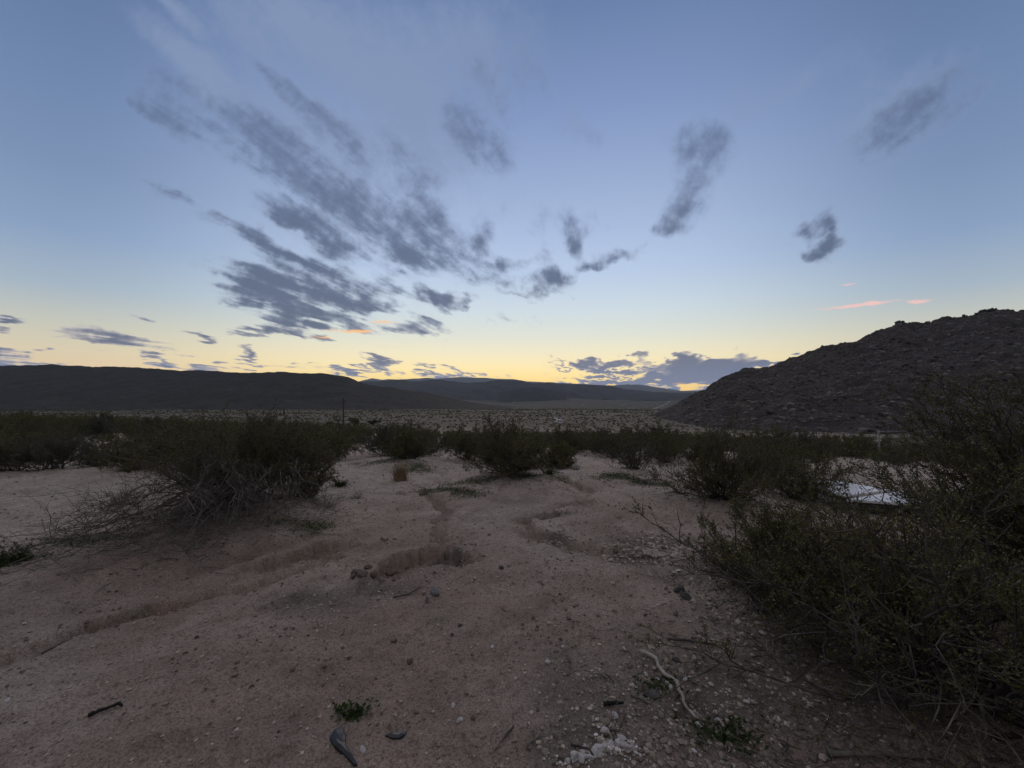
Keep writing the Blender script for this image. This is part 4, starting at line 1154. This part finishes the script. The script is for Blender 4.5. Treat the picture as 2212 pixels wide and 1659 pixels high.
def crumbs():
    rng = np.random.default_rng(33)
    bm = bmesh.new(); bmesh.ops.create_icosphere(bm, subdivisions=1, radius=1)
    V0 = np.array([v.co[:] for v in bm.verts]); F0 = np.array([[v.index for v in f.verts] for f in bm.faces]); bm.free()
    n = 9000
    y = 2.0 * (16 / 2.0) ** rng.uniform(0, 1, n); x = rng.uniform(-1.3, 1.1, n) * y
    m = fbm(x * 1.1 + 4, y * 1.1, 3) > rng.uniform(-.25, .7, n)
    x, y = x[m], y[m]; n = len(x)
    S = .0035 * (.020 / .0035) ** rng.uniform(0, 1, n) ** 2.2 * (1 + .05 * y)
    z = full_h(x, y)
    J = V0[None] * rng.uniform(.5, 1.25, (n, len(V0), 1)) * np.stack([np.ones(n), rng.uniform(.5, 1, n), rng.uniform(.4, .8, n)], -1)[:, None, :]
    az = rng.uniform(0, 6.3, n); ca_, sa_ = np.cos(az)[:, None], np.sin(az)[:, None]
    V = np.stack([J[..., 0] * ca_ - J[..., 1] * sa_, J[..., 0] * sa_ + J[..., 1] * ca_, J[..., 2]], -1) * S[:, None, None] + np.column_stack([x, y, z + S * .2])[:, None, :]
    o = make_mesh('soil_crumbs', V.reshape(-1, 3), [(F0[None] + (np.arange(n) * len(V0))[:, None, None]).reshape(-1, 3)], M['clod'], False)
    tag(o, 'crumbs of crusted soil on the sand', 'soil', None, 'stuff')
crumbs()

# ------------------------------------------------------------------ white panels, fence, poles, far buildings, trees
def box_arr(lo, hi):
    x0, y0, z0 = lo; x1, y1, z1 = hi
    V = np.array([(x, y, z) for z in (z0, z1) for y in (y0, y1) for x in (x0, x1)], float)
    F = np.array([(0, 2, 3, 1), (4, 5, 7, 6), (0, 1, 5, 4), (2, 6, 7, 3), (0, 4, 6, 2), (1, 3, 7, 5)])
    return V, F
def join(L):
    V, F, o = [], [], 0
    for v, f in L:
        V.append(v); F.append(f + o); o += len(v)
    return np.vstack(V), np.vstack(F)
def bevel_mesh(o, w_=.01, seg=2):
    bm = bmesh.new(); bm.from_mesh(o.data)
    bmesh.ops.bevel(bm, geom=list(bm.edges), offset=w_, segments=seg, affect='EDGES', clamp_overlap=True)
    bm.to_mesh(o.data); bm.free()
    return o
def at_level(px, py, zlev):
    dx, dy, dz = pdir(px, py)
    t = (zlev - EYE) / dz
    return Vector((dx * t, dy * t, zlev))
def slab(name, corners, z0, th, mat, parent):
    P = [at_level(a, b, z0) for a, b in corners]
    V = np.array([tuple(p_ - Vector((0, 0, th))) for p_ in P] + [tuple(p_) for p_ in P])
    n = len(P)
    i = np.arange(n); j = (i + 1) % n
    o = make_mesh(name, V - np.array(parent.location), [np.stack([i, j, n + j, n + i], -1), np.array([[4, 5, 6, 7], [3, 2, 1, 0]])], M[mat], False, parent)
    return bevel_mesh(o, .006, 2)
pc = ground_at(1880, 1075)
pan = empty('white_panel', pc)
tag(pan, 'two long white panels lying flat on a low dark frame behind the creosote', 'panel')
zp = pc.z + .20
slab('panel_sheet', [(1822, 1071), (1921, 1058), (1800, 1036), (1738, 1042)][::-1], zp + .012, .03, 'white_paint', pan)
slab('panel_sheet', [(1828, 1078), (2060, 1094), (2085, 1078), (1932, 1062)], zp, .035, 'white_paint', pan)
slab('frame_rail', [(1733, 1045), (1826, 1078), (1832, 1074), (1742, 1042)], zp - .026, .05, 'dark_metal', pan)
slab('frame_rail', [(1826, 1084), (2064, 1102), (2066, 1096), (1828, 1079)], zp - .042, .06, 'dark_metal', pan)
slab('frame_rail', [(1930, 1066), (2088, 1083), (2090, 1078), (1934, 1061)], zp - .042, .06, 'dark_metal', pan)
for a, b in ((1760, 1052), (1835, 1082), (1950, 1092), (2055, 1098), (2070, 1082)):
    q_ = at_level(a, b, zp - .08)
    V, F = box_arr((q_.x - .03, q_.y - .03, gz(q_.x, q_.y) - .03), (q_.x + .03, q_.y + .03, zp - .105))
    make_mesh('leg', V - np.array(pc), [F], M['dark_metal'], False, pan)
# strips of pale board below
for a, b, c_, d_ in ((1835, 1096, 1905, 1105), (1925, 1106, 1990, 1109)):
    p0, p1 = ground_at(a, b), ground_at(c_, d_)
    m_ = (p0 + p1) / 2; L_ = (p1 - p0).length; az = math.atan2(p1.y - p0.y, p1.x - p0.x)
    V, F = box_arr((-L_ / 2, -.05, 0), (L_ / 2, .05, .022))
    o = bevel_mesh(make_mesh('board', V, [F], M['house_wall'], False), .004)
    o.location = m_ + Vector((0, 0, .012)); o.rotation_euler = (0, 0, az)
    tag(o, 'weathered pale board on the ground under the %s of the white panels' % ('near edge' if a == 1835 else 'right end'), 'board')
# a dark plank at the right edge
p0 = ground_at(2190, 1160)
V, F = box_arr((-.5, -.08, 0), (.5, .08, .10))
o = bevel_mesh(make_mesh('railway_sleeper', V, [F], M['char'], False), .012)
o.location = p0; o.rotation_euler = (0, 0, .1)
tag(o, 'dark timber sleeper on the ground behind the big bush at the right edge', 'timber')

# fence
def fence():
    y0 = 15.6
    x0 = (1897 - 1106) / FP * y0
    top = EYE - (932 - 844.4) / FP * y0
    f = empty('wire_fence', (x0, y0, gz(x0, y0)))
    tag(f, 'grey wire mesh fence with a steel top rail at the foot of the hill', 'fence')
    xs = [x0, x0 + 2.6, x0 + 5.2, x0 + 7.8]
    ys = [y0, y0 + .15, y0 + .3, y0 + .45]
    o0 = np.array(f.location)
    for x, y in zip(xs, ys):
        P = np.array([[[x, y, gz(x, y) - .2], [x, y, top + .03]]]) - o0
        V, F = tubes(P, np.full((1, 2), .032), 8)
        make_mesh('post', V, [F, np.array([[8, 9, 10, 11], [8, 11, 12, 13], [8, 13, 14, 15]])], M['galvanized'], True, f)
    V, F = tubes(np.array([[[xs[0], ys[0], top], [xs[-1], ys[-1], top]]]) - o0, np.full((1, 2), .022), 8)
    make_mesh('top_rail', V, [F], M['galvanized'], True, f)
    W = []
    L = xs[-1] - xs[0]
    zb = lambda x, y: gz(x, y) + .03
    zs = [zb(a, b) for a, b in zip(xs, ys)]
    stp = .085
    for i in range(int(L / stp)):
        for sgn in (1, -1):
            a = xs[0] + i * stp; h = top - np.interp(a, xs, zs)
            b = a + sgn * h
            b2 = min(max(b, xs[0]), xs[-1]); fr = abs(b2 - a) / h
            if fr < .05: continue
            za = np.interp(a, xs, zs)
            W.append([[a, np.interp(a, xs, ys) + .01, za], [b2, np.interp(b2, xs, ys) + .01, za + h * fr]])
    V, F = tubes(np.array(W) - o0, np.full((len(W), 2), .0035), 3)
    make_mesh('wire_mesh', V, [F], M['galvanized'], True, f)
fence()

# power poles
def pole(px, top_py, d, label, arms=True, r=.14):
    x = (px - 1106) / FP * d
    z = gz(x, d); top = EYE + (844.4 - top_py) / FP * d
    o = empty('utility_pole', (x, d, z)); tag(o, label, 'pole', None)
    V, F = tubes(np.array([[[0, 0, -.4], [0, 0, (top - z) * .5], [0.02, 0, top - z]]]), np.array([[r, r * .85, r * .7]]), 8)
    make_mesh('mast', V, [F], M['pole_wood'], True, o)
    if arms:
        V, F = box_arr((-.9, -.07, top - z - .75), (.9, -.17 + .34, top - z - .63))
        a = make_mesh('crossarm', V, [F], M['pole_wood'], False, o)
        a.rotation_euler = (0, 0, 1.25)
        for dx in (-.75, 0.3, .75):
            V, F = tubes(np.array([[[dx, 0, top - z - .64], [dx, 0, top - z - .42]]]), np.array([[.05, .035]]), 6)
            i_ = make_mesh('insulator', V, [F], M['dark_metal'], True, a)
pole(742, 861, 95, 'tall wooden utility pole standing above the left scrub belt', True, .21)
pole(1063, 905, 152, 'thin short pole on the plain left of the white trailers', False, .08)
pole(874, 910, 190, 'faint pole on the plain right of the dark trees', False, .09)
pole(1194, 909, 205, 'thin pole on the plain beside the white trailers', False, .09)

def house(name, px, py_, d, w_, dp, h, label, cat='house', white=False, roof='gable', rz=0.0, group=None, parts=True):
    x = (px - 1106) / FP * d
    z = gz(x, d) - .1
    wall_m = 'house_white' if white else 'house_wall'
    o = empty(name, (x, d, z), rz); tag(o, label, cat, group)
    V, F = box_arr((-w_ / 2, -dp / 2, 0), (w_ / 2, dp / 2, h))
    make_mesh('wall', V, [F], M[wall_m], False, o)
    if roof == 'gable':
        e = .3
        V = np.array([(-w_/2-e, -dp/2-e, h), (w_/2+e, -dp/2-e, h), (w_/2+e, dp/2+e, h), (-w_/2-e, dp/2+e, h), (-w_/2-e, 0, h + dp * .22), (w_/2+e, 0, h + dp * .22)])
        make_mesh('roof', V, [np.array([(0, 1, 5, 4), (2, 3, 4, 5), (0, 3, 2, 1)]), np.array([(0, 4, 3), (1, 2, 5)])], M['house_roof'], False, o)
    else:
        V, F = box_arr((-w_/2-.06, -dp/2-.06, h), (w_/2+.06, dp/2+.06, h + .14))
        make_mesh('roof', V, [F], M['house_white'], False, o)
    if parts:
        for dx in (-w_ * .25, w_ * .2):
            V, F = box_arr((dx - .45, -dp/2 - .03, h * .45), (dx + .45, -dp/2 + .02, h * .78))
            make_mesh('window', V, [F], M['window'], False, o)
    return o
house('travel_trailer', 1208, 915, 250, 3.4, 2.2, 1.9, 'white travel trailer on the plain, the nearer of the parked ones', 'trailer', True, 'flat', .2)
house('travel_trailer', 1200, 911, 262, 1.9, 1.8, 2.4, 'narrow white trailer left of the other on the plain', 'trailer', True, 'flat', -.3)
house('shed', 1213, 911, 266, 2.2, 1.8, 2.3, 'pale shed behind the white trailers', 'shed', True, 'gable', .2)
for px, d, lb in ((586, 83, 'left'), (622, 82, 'middle'), (649, 76, 'right')):
    x = (px - 1106) / FP * d
    o = empty('water_tank', (x, d, gz(x, d) + .55)); tag(o, 'small white tank on a stand among the scrub, the %s one of three' % lb, 'tank')
    V, F = tubes(np.array([[[0, 0, 0], [0, 0, .38], [0, 0, .46], [0, 0, .48]]]), np.array([[.30, .30, .22, .02]]), 14)
    make_mesh('tank_body', V, [F], M['house_white'], True, o)
    V, F = join([box_arr((a - .03, b - .03, -.7), (a + .03, b + .03, 0)) for a in (-.2, .2) for b in (-.2, .2)])
    make_mesh('stand', V, [F], M['pole_wood'], False, o)
house('storage_container', 25, 913, 86, 1.5, .8, 1.25, 'low white storage box among the scrub at the far left', 'container', True, 'flat', 0, None, False)

# far valley houses
rv = random.Random(8)
hs = []
for i in range(46):
    px = rv.choice((rv.uniform(960, 1110), rv.uniform(1090, 1300), rv.uniform(1250, 1420), rv.uniform(1340, 1440)))
    d = rv.uniform(1900, 4000)
    if i == 0:
        h0 = house('house', px, 0, d, 15, 11, 4.6, 'tiny pale house far out on the valley floor', 'house', False, 'gable', rv.uniform(0, 3), 'houses scattered over the far valley', False)
        hs.append(h0)
    else:
        c_ = h0.copy(); C.objects.link(c_)
        for ch in list(h0.children):
            e_ = ch.copy(); C.objects.link(e_); e_.parent = c_
        hs.append(c_)
    x = (px - 1106) / FP * d
    hs[-1].location = (x, d, gz(x, d) - .2)
    s_ = rv.uniform(.7, 1.7)
    hs[-1].scale = (s_ * rv.uniform(.8, 1.8), s_, s_)
    hs[-1].rotation_euler = (0, 0, rv.uniform(-.5, .5))

# dirt road climbing past the rocky hill, and a bare pad on the valley floor
def strip(name, pts, width, label, mat):
    P = np.array(pts, float)
    t = np.linspace(0, len(P) - 1, 60)
    Q = np.stack([np.interp(t, np.arange(len(P)), P[:, i]) for i in range(2)], -1)
    T = unit(np.gradient(Q, axis=0)); N = np.stack([-T[:, 1], T[:, 0]], -1)
    E = [Q + N * width * k_ for k_ in (-.5, 0, .5)]
    V = np.stack([np.column_stack([e, full_h(e[:, 0], e[:, 1]) + .8]) for e in E], 1).reshape(-1, 3)
    o = make_mesh(name, V, [grid_faces(60, 3)], M[mat], True)
    return tag(o, label, None, None, 'structure')
M['road'] = simple('pale_dirt_road', (.16, .14, .115), (.22, .19, .16), .02, .95, 0)
def on(px, d):
    return ((px - 1106) / FP * d, d)
strip('road', [on(1378, 1020), on(1400, 1500), on(1420, 2200), on(1436, 3200), on(1446, 4300)], 17, 'pale straight dirt road crossing the valley', 'road')
strip('clearing', [on(1288, 1450), on(1320, 1455), on(1352, 1460)], 60, 'bare pale pad on the valley floor', 'road')

# three dark trees on the plain
def tree(px, d, w_, h, label, seed):
    x = (px - 1106) / FP * d
    o = empty('tamarisk_tree', (x, d, gz(x, d))); tag(o, label, 'tree')
    rng = np.random.default_rng(seed)
    n = 7
    az = rng.uniform(0, 6.3, n); d_ = unit(np.stack([np.cos(az) * .6, np.sin(az) * .6, np.ones(n)], -1))
    P = curves(rng, np.zeros((n, 3)), d_, np.full(n, h * .75), 6, 0, .08)
    V, F = tubes(P, np.full((n, 1), .11) * (1.2 - np.linspace(0, 1, 6)), 6)
    make_mesh('trunk', V, [F], M['stem'], True, o)
    m = 2600
    lob = rng.normal(0, 1, (9, 3)) * np.array([w_ * .26, w_ * .22, h * .16]) + np.array([0, 0, h * .55])
    k_ = rng.integers(0, 9, m)
    c = lob[k_] + unit(rng.normal(0, 1, (m, 3))) * rng.uniform(.3, 1, (m, 1)) * np.array([w_ * .2, w_ * .2, h * .3])
    c[:, 2] = np.abs(c[:, 2])
    V, F = leaf_quads(rng, c, rng.normal(0, 1, c.shape), .38, .6)
    make_mesh('crown', V, [F], M['leaf_far'], False, o)
tree(770, 205, 7.4, 4.2, 'widest dark tree on the plain right of the tall pole', 1)
tree(806, 212, 6.2, 2.9, 'lower dark tree on the plain, rightmost of three', 2)
tree(716, 200, 4.6, 2.6, 'small faint tree on the plain left of the tall pole', 3)

# boulders that break the skyline of the rocky hill, and the loose blocks on its slope
def boulders():
    xx, yy, zz_ = HG
    nf = int(420 * .72) - 1
    rng = np.random.default_rng(3)
    rbl = random.Random(6)
    spots = [(2126, 17), (2141, 21), (2112, 9), (1941, 17), (1952, 9), (2009, 6), (2154, 8), (2084, 9), (1908, 12), (1878, 5), (1826, 9), (1745, 5), (1706, 6), (2190, 6), (2032, 5), (1966, 6)]
    r = xx[:, 0] / yy[:, 0]
    proto = {}
    for i, (px, wpx) in enumerate(spots):
        ri = (px - 1106) / FP
        col_ = int(np.argmin(np.abs(r - ri)))
        x, y, z = xx[col_, nf], yy[col_, nf], zz_[col_, nf]
        s = wpx / FP * y / 2
        kk = i % 5
        if kk not in proto:
            V, F = stone_mesh(500 + kk, .8, 9, .08)
            o = make_mesh('boulder', V, [F], M['rocky'], False); proto[kk] = o
        else:
            o = proto[kk].copy(); C.objects.link(o)
        o.location = (x, y, z + s * .12); o.scale = (s, s, s * rbl.uniform(.8, 1.1)); o.rotation_euler = (0, 0, rbl.uniform(0, 6))
        tag(o, 'dark boulder standing on the skyline of the rocky hill', 'boulder', 'boulders along the hill skyline')
    bm = bmesh.new(); bmesh.ops.create_icosphere(bm, subdivisions=1, radius=1)
    V0 = np.array([v.co[:] for v in bm.verts]); F0 = np.array([[v.index for v in f.verts] for f in bm.faces]); bm.free()
    n = 15000
    ci = rng.integers(4, xx.shape[0] - 1, n); cj = (rng.uniform(0, 1, n) ** .9 * nf).astype(int)
    P = np.stack([xx[ci, cj], yy[ci, cj], zz_[ci, cj]], -1)
    ok = P[:, 0] < 1.4 * P[:, 1]
    P = P[ok]; n = len(P)
    S = .40 * (1.9 / .40) ** rng.uniform(0, 1, n) ** 3.0
    J = V0[None] * rng.uniform(.55, 1.2, (n, len(V0), 1)) * np.array([1, 1, .75])
    V = J * S[:, None, None] + P[:, None, :]
    F = (F0[None] + (np.arange(n) * len(V0))[:, None, None]).reshape(-1, 3)
    o = make_mesh('hillside_rubble', V.reshape(-1, 3), [F], M['rubble'], False)
    tag(o, 'loose blocks strewn over the rocky hillside', 'rocks', None, 'stuff')
boulders()

# ------------------------------------------------------------------ the evening air
V, F = box_arr((-HAZE_REACH, -HAZE_REACH, -200), (HAZE_REACH, HAZE_REACH, HAZE_TOP))
hz_m = bpy.data.materials.new('evening_air'); hz_m.use_nodes = True
hn = NT(hz_m.node_tree)
pv = hn.node('ShaderNodeVolumePrincipled')
pv.inputs['Color'].default_value = (.68, .81, 1, 1)
pv.inputs['Density'].default_value = HAZE_DENS
pv.inputs['Anisotropy'].default_value = 0.0
ho = hn.node('ShaderNodeOutputMaterial')
hz_m.node_tree.links.new(pv.outputs[0], ho.inputs['Volume'])
tag(make_mesh('haze', V, [F], hz_m, False), 'thin blue evening haze', None, None, 'stuff')
